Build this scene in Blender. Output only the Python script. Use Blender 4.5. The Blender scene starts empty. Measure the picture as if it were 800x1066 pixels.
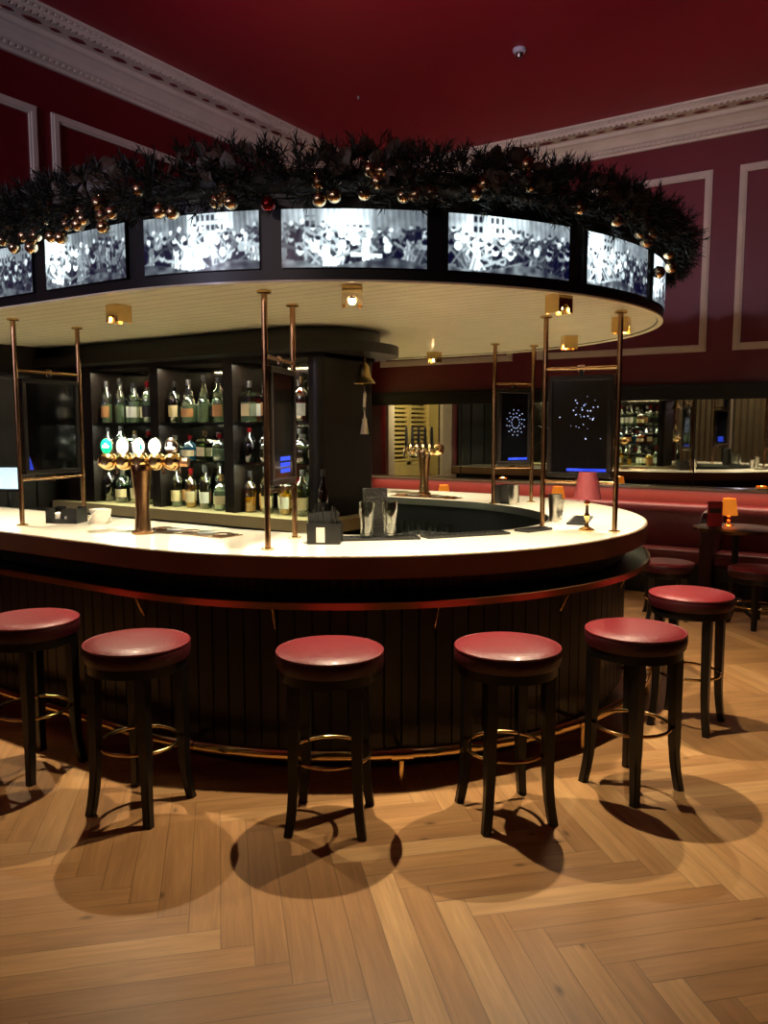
import bpy, bmesh, math, random
import numpy as np
from mathutils import Vector, Matrix
random.seed(7)
PI = math.pi
SC = bpy.context.scene
COL = SC.collection

# ------------------------------------------------------------------ camera
CAM_Z = 1.65
F_PX = 831.0
cam_d = bpy.data.cameras.new('camera')
cam = bpy.data.objects.new('camera', cam_d); COL.objects.link(cam)
cam.location = (0, 0, CAM_Z)
cam.rotation_euler = (math.radians(90 - 6.0), 0, math.radians(33.3))
cam_d.sensor_fit = 'VERTICAL'; cam_d.sensor_height = 36.0
cam_d.lens = 36.0 * F_PX / 1066.0
cam_d.clip_start = 0.05; cam_d.clip_end = 60
SC.camera = cam

# ------------------------------------------------------------------ world, exposure
w = bpy.data.worlds.new('world'); SC.world = w; w.use_nodes = True
w.node_tree.nodes['Background'].inputs[0].default_value = (0.02, 0.02, 0.03, 1)
w.node_tree.nodes['Background'].inputs[1].default_value = 0.3
SC.view_settings.view_transform = 'Standard'
SC.view_settings.look = 'None'
SC.view_settings.gamma = 1.0
SC.view_settings.use_curve_mapping = False
SC.view_settings.exposure = 0.0

# ------------------------------------------------------------------ light functions and added fill spots
WARM = (1.0, 0.83, 0.57); WARM2 = (1.0, 0.78, 0.52); COOL = (0.72, 0.74, 1.0)
def spot(loc, power, color=WARM, angle=120, blend=0.4, radius=0.03, target=None):
    d = bpy.data.lights.new('spot_light', 'SPOT'); d.energy = power; d.color = color
    d.spot_size = math.radians(angle); d.spot_blend = blend; d.shadow_soft_size = radius
    o = bpy.data.objects.new('spot_light', d); COL.objects.link(o); o.location = loc
    if target is not None:
        o.rotation_euler = (Vector(target) - Vector(loc)).to_track_quat('-Z', 'Y').to_euler()
    return o
def area(loc, target, power, sx, sy, color=WARM, rotz=None):
    d = bpy.data.lights.new('area_light', 'AREA'); d.energy = power; d.color = color
    d.shape = 'RECTANGLE'; d.size = sx; d.size_y = sy
    o = bpy.data.objects.new('area_light', d); COL.objects.link(o); o.location = loc
    o.rotation_euler = (Vector(target) - Vector(loc)).to_track_quat('-Z', 'Y').to_euler()
    if rotz is not None: o.rotation_euler = (0, 0, rotz)
    return o
# unseen fill spots, added high behind the viewer, wash the ceiling and cornice: cool on the left, warm on the right
spot((-3.4, -3.6, 3.1), 520, (.80, .74, 1.0), 75, 0.8, 0.10, (-5.2, 3.2, 4.75))
spot((-0.6, -3.6, 3.1), 230, (1.0, .74, .72), 52, 0.9, 0.10, (-2.6, 3.6, 4.75))
spot((3.0, -3.6, 3.1), 36, (1.0, 0.84, 0.66), 70, 0.8, 0.10, (0.0, 8.6, 4.3))
spot((-2.6, -1.6, 4.6), 170, WARM2, 90, 0.8, 0.1, (-3.4, -4.0, 1.8))  # added fill spot that brightens the curtains behind the viewer
spot((-2.7, 3.6, 2.72), 85, (1.0, .70, .80), 130, 0.9, 0.15, (-3.0, 5.6, 4.75))  # added upward fill on the canopy top, brightens the ceiling
spot((0.3, 6.2, 4.6), 35, WARM, 60, 0.6, 0.05, (-0.2, 6.6, 0))  # added downward fill spot near the banquette

# ------------------------------------------------------------------ colours and materials
def lin(r, g, b):
    f = lambda c: (c / 255) / 12.92 if c / 255 <= 0.04045 else ((c / 255 + 0.055) / 1.055) ** 2.4
    return (f(r), f(g), f(b), 1)
MATS = {}
def mat(name, rgb, rough=0.5, metal=0.0, emit=None, estr=0.0, bump=0.0, bscale=60.0, vary=0.0, vscale=5.0, coat=0.0, spec=0.5, trans=0.0, stretch=None):
    m = bpy.data.materials.new(name); m.use_nodes = True
    nt = m.node_tree; b = nt.nodes['Principled BSDF']
    c = lin(*rgb)
    b.inputs['Base Color'].default_value = c
    b.inputs['Roughness'].default_value = rough
    b.inputs['Metallic'].default_value = metal
    b.inputs['Specular IOR Level'].default_value = spec
    b.inputs['Coat Weight'].default_value = coat
    b.inputs['Coat Roughness'].default_value = 0.12
    b.inputs['Transmission Weight'].default_value = trans
    if emit is not None:
        b.inputs['Emission Color'].default_value = lin(*emit); b.inputs['Emission Strength'].default_value = estr
    tc = nt.nodes.new('ShaderNodeTexCoord'); mp = nt.nodes.new('ShaderNodeMapping')
    nt.links.new(tc.outputs['Object'], mp.inputs[0])
    if stretch: mp.inputs['Scale'].default_value = stretch
    n = nt.nodes.new('ShaderNodeTexNoise'); n.inputs['Scale'].default_value = vscale; n.inputs['Detail'].default_value = 5
    nt.links.new(mp.outputs[0], n.inputs['Vector'])
    v = max(vary, 0.06)
    hsv = nt.nodes.new('ShaderNodeHueSaturation'); hsv.inputs['Color'].default_value = c
    mr = nt.nodes.new('ShaderNodeMapRange'); mr.inputs[1].default_value = .3; mr.inputs[2].default_value = .7
    mr.inputs[3].default_value = 1 - v; mr.inputs[4].default_value = 1 + v
    nt.links.new(n.outputs[0], mr.inputs[0]); nt.links.new(mr.outputs[0], hsv.inputs['Value'])
    nt.links.new(hsv.outputs[0], b.inputs['Base Color'])
    if bump > 0:
        n2 = nt.nodes.new('ShaderNodeTexNoise'); n2.inputs['Scale'].default_value = bscale; n2.inputs['Detail'].default_value = 3
        nt.links.new(mp.outputs[0], n2.inputs['Vector'])
        bp = nt.nodes.new('ShaderNodeBump'); bp.inputs['Strength'].default_value = bump; bp.inputs['Distance'].default_value = 0.01
        nt.links.new(n2.outputs[0], bp.inputs['Height']); nt.links.new(bp.outputs[0], b.inputs['Normal'])
    MATS[name] = m
    return m
def thin_glass(name, rgb, refl=0.12, rough=0.03):
    m = bpy.data.materials.new(name); m.use_nodes = True; nt = m.node_tree
    for n in list(nt.nodes): nt.nodes.remove(n)
    o = nt.nodes.new('ShaderNodeOutputMaterial'); t = nt.nodes.new('ShaderNodeBsdfTransparent'); g = nt.nodes.new('ShaderNodeBsdfGlossy')
    t.inputs[0].default_value = lin(*rgb); g.inputs[0].default_value = (1, 1, 1, 1); g.inputs['Roughness'].default_value = rough
    fr = nt.nodes.new('ShaderNodeLayerWeight'); fr.inputs[0].default_value = 0.35
    mr = nt.nodes.new('ShaderNodeMapRange'); mr.inputs[3].default_value = refl; mr.inputs[4].default_value = 0.75
    mx = nt.nodes.new('ShaderNodeMixShader')
    nt.links.new(fr.outputs['Facing'], mr.inputs[0]); nt.links.new(mr.outputs[0], mx.inputs[0])
    nt.links.new(t.outputs[0], mx.inputs[1]); nt.links.new(g.outputs[0], mx.inputs[2]); nt.links.new(mx.outputs[0], o.inputs[0])
    return m
M_wall = mat('red_wall_paint', (106, 16, 26), 0.42, bump=0.05, bscale=8, vary=.05, vscale=2)
M_ceil = mat('red_ceiling_paint', (146, 20, 38), 0.5, vary=.04, vscale=1)
M_plaster = mat('off_white_plaster', (214, 203, 190), 0.6, bump=0.1, bscale=30)
M_lozenge = mat('red_inlay', (112, 22, 34), 0.6)
M_wood = mat('dark_stained_wood', (18, 11, 8), 0.45, coat=.05, spec=.3, vary=.35, vscale=9, stretch=(6, 6, .6))
M_black = mat('black_lacquered_wood', (13, 10, 8), 0.36, coat=.1, spec=.4, vary=.25, vscale=8, stretch=(6, 6, .6))
M_board = mat('dark_bar_boards', (22, 15, 12), 0.42, coat=.05, vary=.3, vscale=7, stretch=(8, 8, .5))
M_fascia = mat('brown_bar_edge', (112, 84, 60), 0.3, coat=.3, vary=.15, vscale=3)
M_copper = mat('copper_trim', (184, 140, 100), 0.32, 1.0)
M_brass = mat('polished_brass', (214, 182, 124), 0.18, 1.0, vary=.08, vscale=12)
M_oldbrass = mat('aged_brass', (158, 122, 88), 0.25, 1.0, vary=.2, vscale=20)
M_chrome = mat('dull_nickel', (200, 190, 172), 0.22, 1.0)
M_top = mat('cream_marble_top', (238, 232, 214), 0.16, coat=.4, vary=.06, vscale=3)
M_soffit = mat('cream_painted_boards', (240, 236, 208), 0.28, coat=.15, vary=.03)
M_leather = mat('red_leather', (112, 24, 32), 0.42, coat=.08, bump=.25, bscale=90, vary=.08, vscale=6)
M_leather_d = mat('dark_and_shaded_leather', (58, 13, 18), 0.38, bump=.25, bscale=90, vary=.08, vscale=6)  # on seat bands: the red leather with its shade painted in
M_bandblack = mat('black_band', (14, 14, 17), 0.4)
M_rubber = mat('black_rubber', (17, 17, 16), 0.55, bump=.5, bscale=160)
M_plastic = mat('black_plastic', (16, 15, 15), 0.35)
M_white = mat('white_paper', (226, 220, 206), 0.7)
M_cream = mat('cream_curtain', (196, 184, 150), 0.8, vary=.1)
M_olive = mat('olive_stone_edge', (150, 138, 100), 0.4)
M_steel = mat('brushed_steel', (150, 148, 142), 0.3, 1.0)
M_mirror = mat('wall_mirror_glass', (205, 205, 196), 0.02, 1.0)
M_dmirror = mat('smoked_mirror', (130, 126, 112), 0.08, 1.0)
M_screen = mat('dark_screen_glass', (5, 6, 9), 0.06, coat=1.0)
M_pine = mat('dark_pine_needles', (15, 23, 15), 0.6, vary=.4, vscale=4)
M_bronzeleaf = mat('bronze_leaves', (62, 50, 38), 0.55, vary=.3, vscale=9)
M_gold = mat('gold_bauble', (206, 180, 142), 0.24, 1.0)
M_redb = mat('red_bauble', (120, 22, 26), 0.2, .8)
M_rope = mat('cream_rope', (214, 198, 168), 0.85, bump=.8, bscale=120)
M_bell = mat('bell_brass', (200, 172, 110), 0.28, 1.0)
M_pink = mat('dusty_red_shade', (128, 50, 56), 0.7, bump=.3, bscale=100)
M_orange = mat('orange_lit_shade', (235, 140, 50), 0.7, emit=(255, 140, 40), estr=0.55)
M_bulb = mat('lamp_bulb', (255, 235, 200), 0.3, emit=(255, 214, 150), estr=30)
M_lens_w = mat('lit_white_lens', (250, 250, 250), 0.3, emit=(250, 255, 250), estr=5.0)
M_lens_g = mat('lit_green_lens', (20, 170, 120), 0.3, emit=(20, 200, 140), estr=1.6)
M_till = mat('lit_till_screen', (190, 215, 230), 0.3, emit=(185, 215, 235), estr=0.9)
M_blue = mat('glowing_blue_strip', (30, 60, 230), 0.4, emit=(25, 60, 240), estr=0.22)
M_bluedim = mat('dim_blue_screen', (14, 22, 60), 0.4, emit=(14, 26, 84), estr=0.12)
M_dots = mat('glowing_dots', (190, 200, 255), 0.4, emit=(190, 205, 255), estr=1.3)
M_led = mat('green_indicator', (20, 200, 120), 0.4, emit=(30, 230, 150), estr=4)
M_glass = thin_glass('clear_glass', (246, 250, 246))
M_shelfglass = thin_glass('shelf_glass', (214, 236, 224), .2)
M_detector = mat('white_plastic', (190, 190, 205), 0.5)
M_yellow = mat('warm_cream_paint', (214, 196, 130), 0.6)
M_night = mat('night_window_glass', (8, 12, 26), 0.05, coat=1)

# ------------------------------------------------------------------ mesh helpers
def new_obj(name, bm, m, parent=None, smooth=False, loc=None):
    me = bpy.data.meshes.new(name); bmesh.ops.recalc_face_normals(bm, faces=bm.faces[:]); bm.to_mesh(me); bm.free()
    ms = m if isinstance(m, (list, tuple)) else [m]
    for x in ms: me.materials.append(x)
    if smooth:
        me.polygons.foreach_set('use_smooth', [True] * len(me.polygons))
        try: me.set_sharp_from_angle(angle=math.radians(38))
        except Exception: pass
    o = bpy.data.objects.new(name, me); COL.objects.link(o)
    if parent is not None: o.parent = parent
    if loc is not None: o.location = loc
    return o
def empty(name, loc=(0, 0, 0), rz=0.0):
    o = bpy.data.objects.new(name, None); COL.objects.link(o); o.location = loc; o.rotation_euler = (0, 0, rz)
    o.empty_display_size = 0.1
    return o
def tag(o, label=None, cat=None, group=None, kind=None):
    if label: o['label'] = label
    if cat: o['category'] = cat
    if group: o['group'] = group
    if kind: o['kind'] = kind
    return o
def struct(o): o['kind'] = 'structure'; return o
def dup_tree(o, parent=None):
    c = o.copy(); COL.objects.link(c)
    if parent is not None: c.parent = parent
    for ch in list(o.children):
        dup_tree(ch, c)
    return c
def bx(bm, x0, x1, y0, y1, z0, z1, mi=0, M=None):
    vs = [bm.verts.new((x, y, z)) for x in (x0, x1) for y in (y0, y1) for z in (z0, z1)]
    fs = []
    for idx in ((0, 1, 3, 2), (4, 6, 7, 5), (0, 4, 5, 1), (2, 3, 7, 6), (0, 2, 6, 4), (1, 5, 7, 3)):
        f = bm.faces.new([vs[i] for i in idx]); f.material_index = mi; fs.append(f)
    if M is not None:
        for v in vs: v.co = M @ v.co
    return vs, fs
def bevel_all(bm, w, seg=2):
    bmesh.ops.bevel(bm, geom=bm.edges[:], offset=w, segments=seg, profile=.5, affect='EDGES')
def lathe(bm, prof, seg=24, mi=0, M=None, cap=True):
    rings = []
    for r, z in prof:
        if r < 1e-6: rings.append([bm.verts.new((0, 0, z))])
        else: rings.append([bm.verts.new((r * math.cos(2 * PI * k / seg), r * math.sin(2 * PI * k / seg), z)) for k in range(seg)])
    for a, b in zip(rings, rings[1:]):
        for k in range(seg):
            k2 = (k + 1) % seg
            if len(a) == 1 and len(b) == 1: continue
            if len(a) == 1: f = bm.faces.new((a[0], b[k2], b[k]))
            elif len(b) == 1: f = bm.faces.new((a[k], a[k2], b[0]))
            else: f = bm.faces.new((a[k], a[k2], b[k2], b[k]))
            f.material_index = mi
    if cap:
        for rg in (rings[0], rings[-1]):
            if len(rg) > 1: bm.faces.new(rg).material_index = mi
    if M is not None:
        for rg in rings:
            for v in rg: v.co = M @ v.co
def tube(bm, pts, r, seg=8, closed=False, mi=0, radii=None):
    pts = [Vector(p) for p in pts]; n = len(pts); rings = []
    up = Vector((0, 0, 1))
    for i, p in enumerate(pts):
        if closed: t = (pts[(i + 1) % n] - pts[i - 1])
        else: t = pts[min(i + 1, n - 1)] - pts[max(i - 1, 0)]
        t.normalize()
        a = t.cross(up)
        if a.length < 1e-3: a = t.cross(Vector((0, 1, 0)))
        a.normalize(); b = a.cross(t).normalized()
        rr = radii[i] if radii else r
        rings.append([bm.verts.new(p + a * rr * math.cos(2 * PI * k / seg) + b * rr * math.sin(2 * PI * k / seg)) for k in range(seg)])
    m = n if closed else n - 1
    for i in range(m):
        A, B = rings[i], rings[(i + 1) % n]
        for k in range(seg):
            k2 = (k + 1) % seg
            bm.faces.new((A[k], A[k2], B[k2], B[k])).material_index = mi
    if not closed:
        bm.faces.new(rings[0]).material_index = mi; bm.faces.new(rings[-1]).material_index = mi
def torus(bm, R, r, z, seg=40, s2=8, cx=0, cy=0):
    tube(bm, [(cx + R * math.cos(2 * PI * k / seg), cy + R * math.sin(2 * PI * k / seg), z) for k in range(seg)], r, s2, True)
def strip(bm, pts, z0, z1, mi=0):
    a = [bm.verts.new((x, y, z0)) for x, y in pts]; b = [bm.verts.new((x, y, z1)) for x, y in pts]
    for i in range(len(pts) - 1): bm.faces.new((a[i], a[i + 1], b[i + 1], b[i])).material_index = mi
def ring_slab(bm, outer, inner, z0, z1, mi=0):
    n = len(outer)
    V = [[bm.verts.new((x, y, z)) for x, y in pl] for pl in (outer, inner) for z in (z0, z1)]
    o0, o1, i0, i1 = V
    for i in range(n - 1):
        for A, B in ((o0, o1), (o1, i1), (i1, i0), (i0, o0)):
            bm.faces.new((A[i], A[i + 1], B[i + 1], B[i])).material_index = mi
    for i in (0, n - 1): bm.faces.new((o0[i], o1[i], i1[i], i0[i])).material_index = mi
def poly_slab(bm, pts, z0, z1, mi=0):
    a = [bm.verts.new((x, y, z0)) for x, y in pts]; b = [bm.verts.new((x, y, z1)) for x, y in pts]
    n = len(pts)
    for i in range(n): bm.faces.new((a[i], a[(i + 1) % n], b[(i + 1) % n], b[i])).material_index = mi
    bm.faces.new(a).material_index = mi; bm.faces.new(b).material_index = mi

# ------------------------------------------------------------------ the room (u to the right along the mirror wall, v towards it)
UL, UR, VB, VF, ZC = -5.9, 4.2, 8.65, -4.0, 4.75

# floor: real herringbone planks, one mesh
def build_floor():
    W, n = 0.105, 8
    bm = bmesh.new(); uvl = bm.loops.layers.uv.new('plank'); cl = bm.loops.layers.color.new('tone')
    ca, sa = math.cos(math.radians(-45)), math.sin(math.radians(-45))
    rnd = random.Random(3)
    def add(x0, y0, x1, y1, horiz):
        P = [(x0, y0), (x1, y0), (x1, y1), (x0, y1)]
        Q = [((x * ca - y * sa) * W - 1.0, (x * sa + y * ca) * W + 2.3) for x, y in P]
        mx = sum(q[0] for q in Q) / 4; my = sum(q[1] for q in Q) / 4
        if mx < UL - .5 or mx > UR + .5 or my < VF - .5 or my > VB + .5: return
        f = bm.faces.new([bm.verts.new((a, b, 0)) for a, b in Q])
        L, w_ = n * W, W
        uv = [(0, 0), (L, 0), (L, w_), (0, w_)] if horiz else [(0, w_), (0, 0), (L, 0), (L, w_)]
        t = (rnd.random(), rnd.random(), rnd.random(), 1)
        for lp, u in zip(f.loops, uv): lp[uvl].uv = u; lp[cl] = t
    for r in range(-130, 131):
        for j in range(-10, 11):
            k = r; ox = 2 * n * j
            add(k + ox, k, k + n + ox, k + 1, True)
            add(k + ox, k + 1, k + 1 + ox, k + 1 + n, False)
    for co, no in (((UL, 0, 0), (-1, 0, 0)), ((UR, 0, 0), (1, 0, 0)), ((0, VF, 0), (0, -1, 0)), ((0, VB, 0), (0, 1, 0))):
        bmesh.ops.bisect_plane(bm, geom=bm.verts[:] + bm.edges[:] + bm.faces[:], plane_co=co, plane_no=no, clear_outer=True)
    # underlay slab
    m = bpy.data.materials.new('oak_herringbone'); m.use_nodes = True; nt = m.node_tree; b = nt.nodes['Principled BSDF']
    N = nt.nodes.new; Lk = nt.links.new
    uv = N('ShaderNodeUVMap'); uv.uv_map = 'plank'; at = N('ShaderNodeAttribute'); at.attribute_name = 'tone'
    sep = N('ShaderNodeSeparateXYZ'); Lk(uv.outputs[0], sep.inputs[0])
    off = N('ShaderNodeVectorMath'); off.operation = 'SCALE'; off.inputs['Scale'].default_value = 37.0; Lk(at.outputs['Color'], off.inputs[0])
    add_ = N('ShaderNodeVectorMath'); add_.operation = 'ADD'; Lk(uv.outputs[0], add_.inputs[0]); Lk(off.outputs[0], add_.inputs[1])
    mp = N('ShaderNodeMapping'); mp.inputs['Scale'].default_value = (1.6, 22, 1); Lk(add_.outputs[0], mp.inputs[0])
    g = N('ShaderNodeTexNoise'); g.inputs['Scale'].default_value = 2.2; g.inputs['Detail'].default_value = 6; g.inputs['Distortion'].default_value = .8; Lk(mp.outputs[0], g.inputs['Vector'])
    mp2 = N('ShaderNodeMapping'); mp2.inputs['Scale'].default_value = (.9, 5, 1); Lk(add_.outputs[0], mp2.inputs[0])
    g2 = N('ShaderNodeTexNoise'); g2.inputs['Scale'].default_value = 2.0; g2.inputs['Detail'].default_value = 2; Lk(mp2.outputs[0], g2.inputs['Vector'])
    sc = N('ShaderNodeSeparateColor'); Lk(at.outputs['Color'], sc.inputs[0])
    ramp = N('ShaderNodeValToRGB'); e = ramp.color_ramp.elements
    e[0].position = 0; e[0].color = lin(140, 98, 60); e[1].position = 1; e[1].color = lin(196, 154, 104)
    x = e.new(.5); x.color = lin(172, 127, 80)
    ma = N('ShaderNodeMath'); ma.operation = 'MULTIPLY_ADD'; ma.inputs[1].default_value = .55; Lk(sc.outputs[0], ma.inputs[0])
    mb = N('ShaderNodeMath'); mb.operation = 'MULTIPLY_ADD'; mb.inputs[1].default_value = .7; mb.inputs[2].default_value = -.08; Lk(g2.outputs[0], mb.inputs[0]); Lk(mb.outputs[0], ma.inputs[2])
    Lk(ma.outputs[0], ramp.inputs[0])
    gm = N('ShaderNodeMapRange'); gm.inputs[1].default_value = .35; gm.inputs[2].default_value = .7; gm.inputs[3].default_value = .84; gm.inputs[4].default_value = 1.1; Lk(g.outputs[0], gm.inputs[0])
    mul = N('ShaderNodeMix'); mul.data_type = 'RGBA'; mul.blend_type = 'MULTIPLY'; mul.inputs[0].default_value = 1
    cg = N('ShaderNodeCombineColor')
    for i in range(3): Lk(gm.outputs[0], cg.inputs[i])
    Lk(ramp.outputs[0], mul.inputs[6]); Lk(cg.outputs[0], mul.inputs[7])
    # knots
    mk = N('ShaderNodeMapping'); mk.inputs['Scale'].default_value = (3.2, 7, 1); Lk(add_.outputs[0], mk.inputs[0])
    vo = N('ShaderNodeTexVoronoi'); vo.inputs['Scale'].default_value = 1.0; vo.voronoi_dimensions = '2D'; Lk(mk.outputs[0], vo.inputs['Vector'])
    kr = N('ShaderNodeMapRange'); kr.inputs[1].default_value = .01; kr.inputs[2].default_value = .11; kr.inputs[3].default_value = .35; kr.inputs[4].default_value = 1; Lk(vo.outputs['Distance'], kr.inputs[0])
    vs = N('ShaderNodeSeparateColor'); Lk(vo.outputs['Color'], vs.inputs[0])
    lt = N('ShaderNodeMath'); lt.operation = 'GREATER_THAN'; lt.inputs[1].default_value = .12; Lk(vs.outputs[0], lt.inputs[0])
    mxk = N('ShaderNodeMath'); mxk.operation = 'MAXIMUM'; Lk(kr.outputs[0], mxk.inputs[0]); Lk(lt.outputs[0], mxk.inputs[1])
    # seams
    def edge(inp, L):
        a = N('ShaderNodeMath'); a.operation = 'SUBTRACT'; a.inputs[0].default_value = L; Lk(inp, a.inputs[1])
        c = N('ShaderNodeMath'); c.operation = 'MINIMUM'; Lk(inp, c.inputs[0]); Lk(a.outputs[0], c.inputs[1]); return c
    ex = edge(sep.outputs[0], n * W); ey = edge(sep.outputs[1], W)
    em = N('ShaderNodeMath'); em.operation = 'MINIMUM'; Lk(ex.outputs[0], em.inputs[0]); Lk(ey.outputs[0], em.inputs[1])
    sr = N('ShaderNodeMapRange'); sr.inputs[1].default_value = .0008; sr.inputs[2].default_value = .0024; sr.inputs[3].default_value = .55; sr.inputs[4].default_value = 1; Lk(em.outputs[0], sr.inputs[0])
    ks = N('ShaderNodeMath'); ks.operation = 'MULTIPLY'; Lk(mxk.outputs[0], ks.inputs[0]); Lk(sr.outputs[0], ks.inputs[1])
    mul2 = N('ShaderNodeMix'); mul2.data_type = 'RGBA'; mul2.blend_type = 'MULTIPLY'; mul2.inputs[0].default_value = 1
    cg2 = N('ShaderNodeCombineColor')
    for i in range(3): Lk(ks.outputs[0], cg2.inputs[i])
    Lk(mul.outputs[2], mul2.inputs[6]); Lk(cg2.outputs[0], mul2.inputs[7]); Lk(mul2.outputs[2], b.inputs['Base Color'])
    b.inputs['Roughness'].default_value = .38; b.inputs['Specular IOR Level'].default_value = .4
    bp = N('ShaderNodeBump'); bp.inputs['Strength'].default_value = .25; bp.inputs['Distance'].default_value = .002; Lk(ks.outputs[0], bp.inputs['Height']); Lk(bp.outputs[0], b.inputs['Normal'])
    o = new_obj('floor', bm, m); struct(o)
    for p in o.data.polygons:
        if p.normal.z < 0: o.data.flip_normals(); break
build_floor()

def wall(name, x0, x1, y0, y1, z0, z1, m):
    bm = bmesh.new(); bx(bm, x0, x1, y0, y1, z0, z1); return struct(new_obj(name, bm, m))
wall('ceiling', UL - .15, UR + .15, VF - .15, VB + .15, ZC, ZC + .15, M_ceil)
wall('wall_right', UR, UR + .15, VF, VB, 0, ZC, M_wall)
wall('wall_back', UL - .15, UR + .15, VB, VB + .15, 0, ZC, M_wall)
wall('wall_front', UL - .15, UR + .15, VF - .15, VF, 0, ZC, M_wall)
# left wall with the opening of the shuttered window (v 6.75..8.1)
bm = bmesh.new()
bx(bm, UL - .3, UL, VF, 6.75, 0, ZC); bx(bm, UL - .3, UL, 8.1, VB, 0, ZC)
bx(bm, UL - .3, UL, 6.75, 8.1, 0, .95); bx(bm, UL - .3, UL, 6.75, 8.1, 2.5, ZC)
struct(new_obj('wall_left', bm, M_wall))

# cornice: profile swept along the two visible walls, with soffit lozenges and dentils
def cornice(name, p0, p1, inward, length):
    # p0 start point on wall (x,y), direction d along wall
    d = (Vector((p1[0], p1[1], 0)) - Vector((p0[0], p0[1], 0))).normalized(); nrm = Vector((inward[0], inward[1], 0))
    prof = [(0, 4.49), (.03, 4.49), (.035, 4.515), (.055, 4.52), (.055, 4.55), (.075, 4.56), (.10, 4.60), (.14, 4.635), (.165, 4.645), (.168, 4.665),
            (.170, 4.682), (.365, 4.682), (.368, 4.70), (.375, 4.705), (.378, 4.725), (.395, 4.73), (.40, 4.75), (0, 4.75)]
    bm = bmesh.new()
    a = [bm.verts.new(Vector((p0[0], p0[1], z)) + nrm * q) for q, z in prof]
    b = [bm.verts.new(Vector((p1[0], p1[1], z)) + nrm * q) for q, z in prof]
    for i in range(len(prof) - 1): bm.faces.new((a[i], a[i + 1], b[i + 1], b[i]))
    bm.faces.new(a); bm.faces.new(b)
    s = 0.1; big = True
    def P(t, q, z): return Vector((p0[0], p0[1], z)) + d * t + nrm * q
    while s < length - .45:
        hl, hw = (.085, .030) if big else (.052, .020)
        pts = [(-hl, 0), (-hl * .35, hw), (hl * .35, hw), (hl, 0), (hl * .35, -hw), (-hl * .35, -hw)]
        lo = [bm.verts.new(P(s + t, .245 + q, 4.678)) for t, q in pts]
        hi = [bm.verts.new(P(s + t, .245 + q, 4.684)) for t, q in pts]
        bm.faces.new(lo).material_index = 1
        for i in range(6): bm.faces.new((lo[i], lo[(i + 1) % 6], hi[(i + 1) % 6], hi[i])).material_index = 1
        s += .197; big = not big
    s = .02
    while s < length - .42:
        # outer dentils on the edge, small ones at the foot
        for q0, q1, z0, z1, st in ((.335, .362, 4.668, 4.683, .03), (.376, .39, 4.706, 4.724, .03)):
            vs = [bm.verts.new(P(s + t, q, z)) for t in (0, st) for q in (q0, q1) for z in (z0, z1)]
            for idx in ((0, 1, 3, 2), (4, 6, 7, 5), (0, 4, 5, 1), (2, 3, 7, 6), (0, 2, 6, 4)): bm.faces.new([vs[i] for i in idx])
        for q0, q1, z0, z1, st in ((.05, .068, 4.522, 4.545, .028),):
            vs = [bm.verts.new(P(s + t, q, z)) for t in (0, st) for q in (q0, q1) for z in (z0, z1)]
            for idx in ((0, 1, 3, 2), (4, 6, 7, 5), (0, 4, 5, 1), (2, 3, 7, 6), (0, 2, 6, 4)): bm.faces.new([vs[i] for i in idx])
        s += .055
    struct(new_obj(name, bm, [M_plaster, M_lozenge]))
cornice('trim_1', (UL, VB), (UL, VF), (1, 0), VB - VF)
cornice('trim_2', (UL, VB), (UR, VB), (0, -1), UR - UL)

TRIM_N = [3]
def panel_frame(wallside, a0, a1, z0, z1, w_=.07):
    bm = bmesh.new()
    def bar_(x0, x1, zz0, zz1, e):
        dep = .018 if e == 0 else .03
        if wallside == 'back': bx(bm, x0, x1, VB - dep, VB, zz0, zz1)
        else: bx(bm, UL, UL + dep, x0, x1, zz0, zz1)
    for e in (0, .016):
        A0, A1, Z0, Z1, W_ = a0 + e, a1 - e, z0 + e, z1 - e, w_ - 2 * e
        bar_(A0, A1, Z1 - W_, Z1, e); bar_(A0, A1, Z0, Z0 + W_, e); bar_(A0, A0 + W_, Z0 + W_, Z1 - W_, e); bar_(A1 - W_, A1, Z0 + W_, Z1 - W_, e)
    struct(new_obj('trim_%d' % TRIM_N[0], bm, M_plaster)); TRIM_N[0] += 1
for a0, a1 in ((-5.73, -3.9), (-3.6, -1.78), (-1.53, .3), (.55, 2.38)): panel_frame('back', a0, a1, 2.42, 4.19)
for a0, a1 in ((-1.6, .15), (.3, 2.0), (2.12, 3.99), (4.12, 5.97), (6.15, 8.35)): panel_frame('left', a0, a1, 2.75, 4.16)

# dark wood rail over the mirror, baseboards
bm = bmesh.new(); bx(bm, UL, UR, VB - .07, VB, 1.955, 2.07); bx(bm, UL, UR, VB - .095, VB, 2.07, 2.10); bx(bm, UL, UR, VB - .05, VB, 1.94, 1.955)
struct(new_obj('trim_%d' % TRIM_N[0], bm, M_wood)); TRIM_N[0] += 1
bm = bmesh.new(); bx(bm, UL, UL + .02, VF, VB - .02, 0, .18); struct(new_obj('baseboard_left', bm, M_black))
# dark wood panelling on the left wall under the canopy
bm = bmesh.new(); bx(bm, UL, UL + .03, 1.9, 6.2, .18, 2.28)
for k in range(9): bx(bm, UL + .03, UL + .045, 1.95 + k * .47, 2.03 + k * .47, .18, 2.28)
bx(bm, UL + .03, UL + .05, 1.9, 6.2, 2.1, 2.28)
struct(new_obj('trim_%d' % TRIM_N[0], bm, M_wood)); TRIM_N[0] += 1

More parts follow.
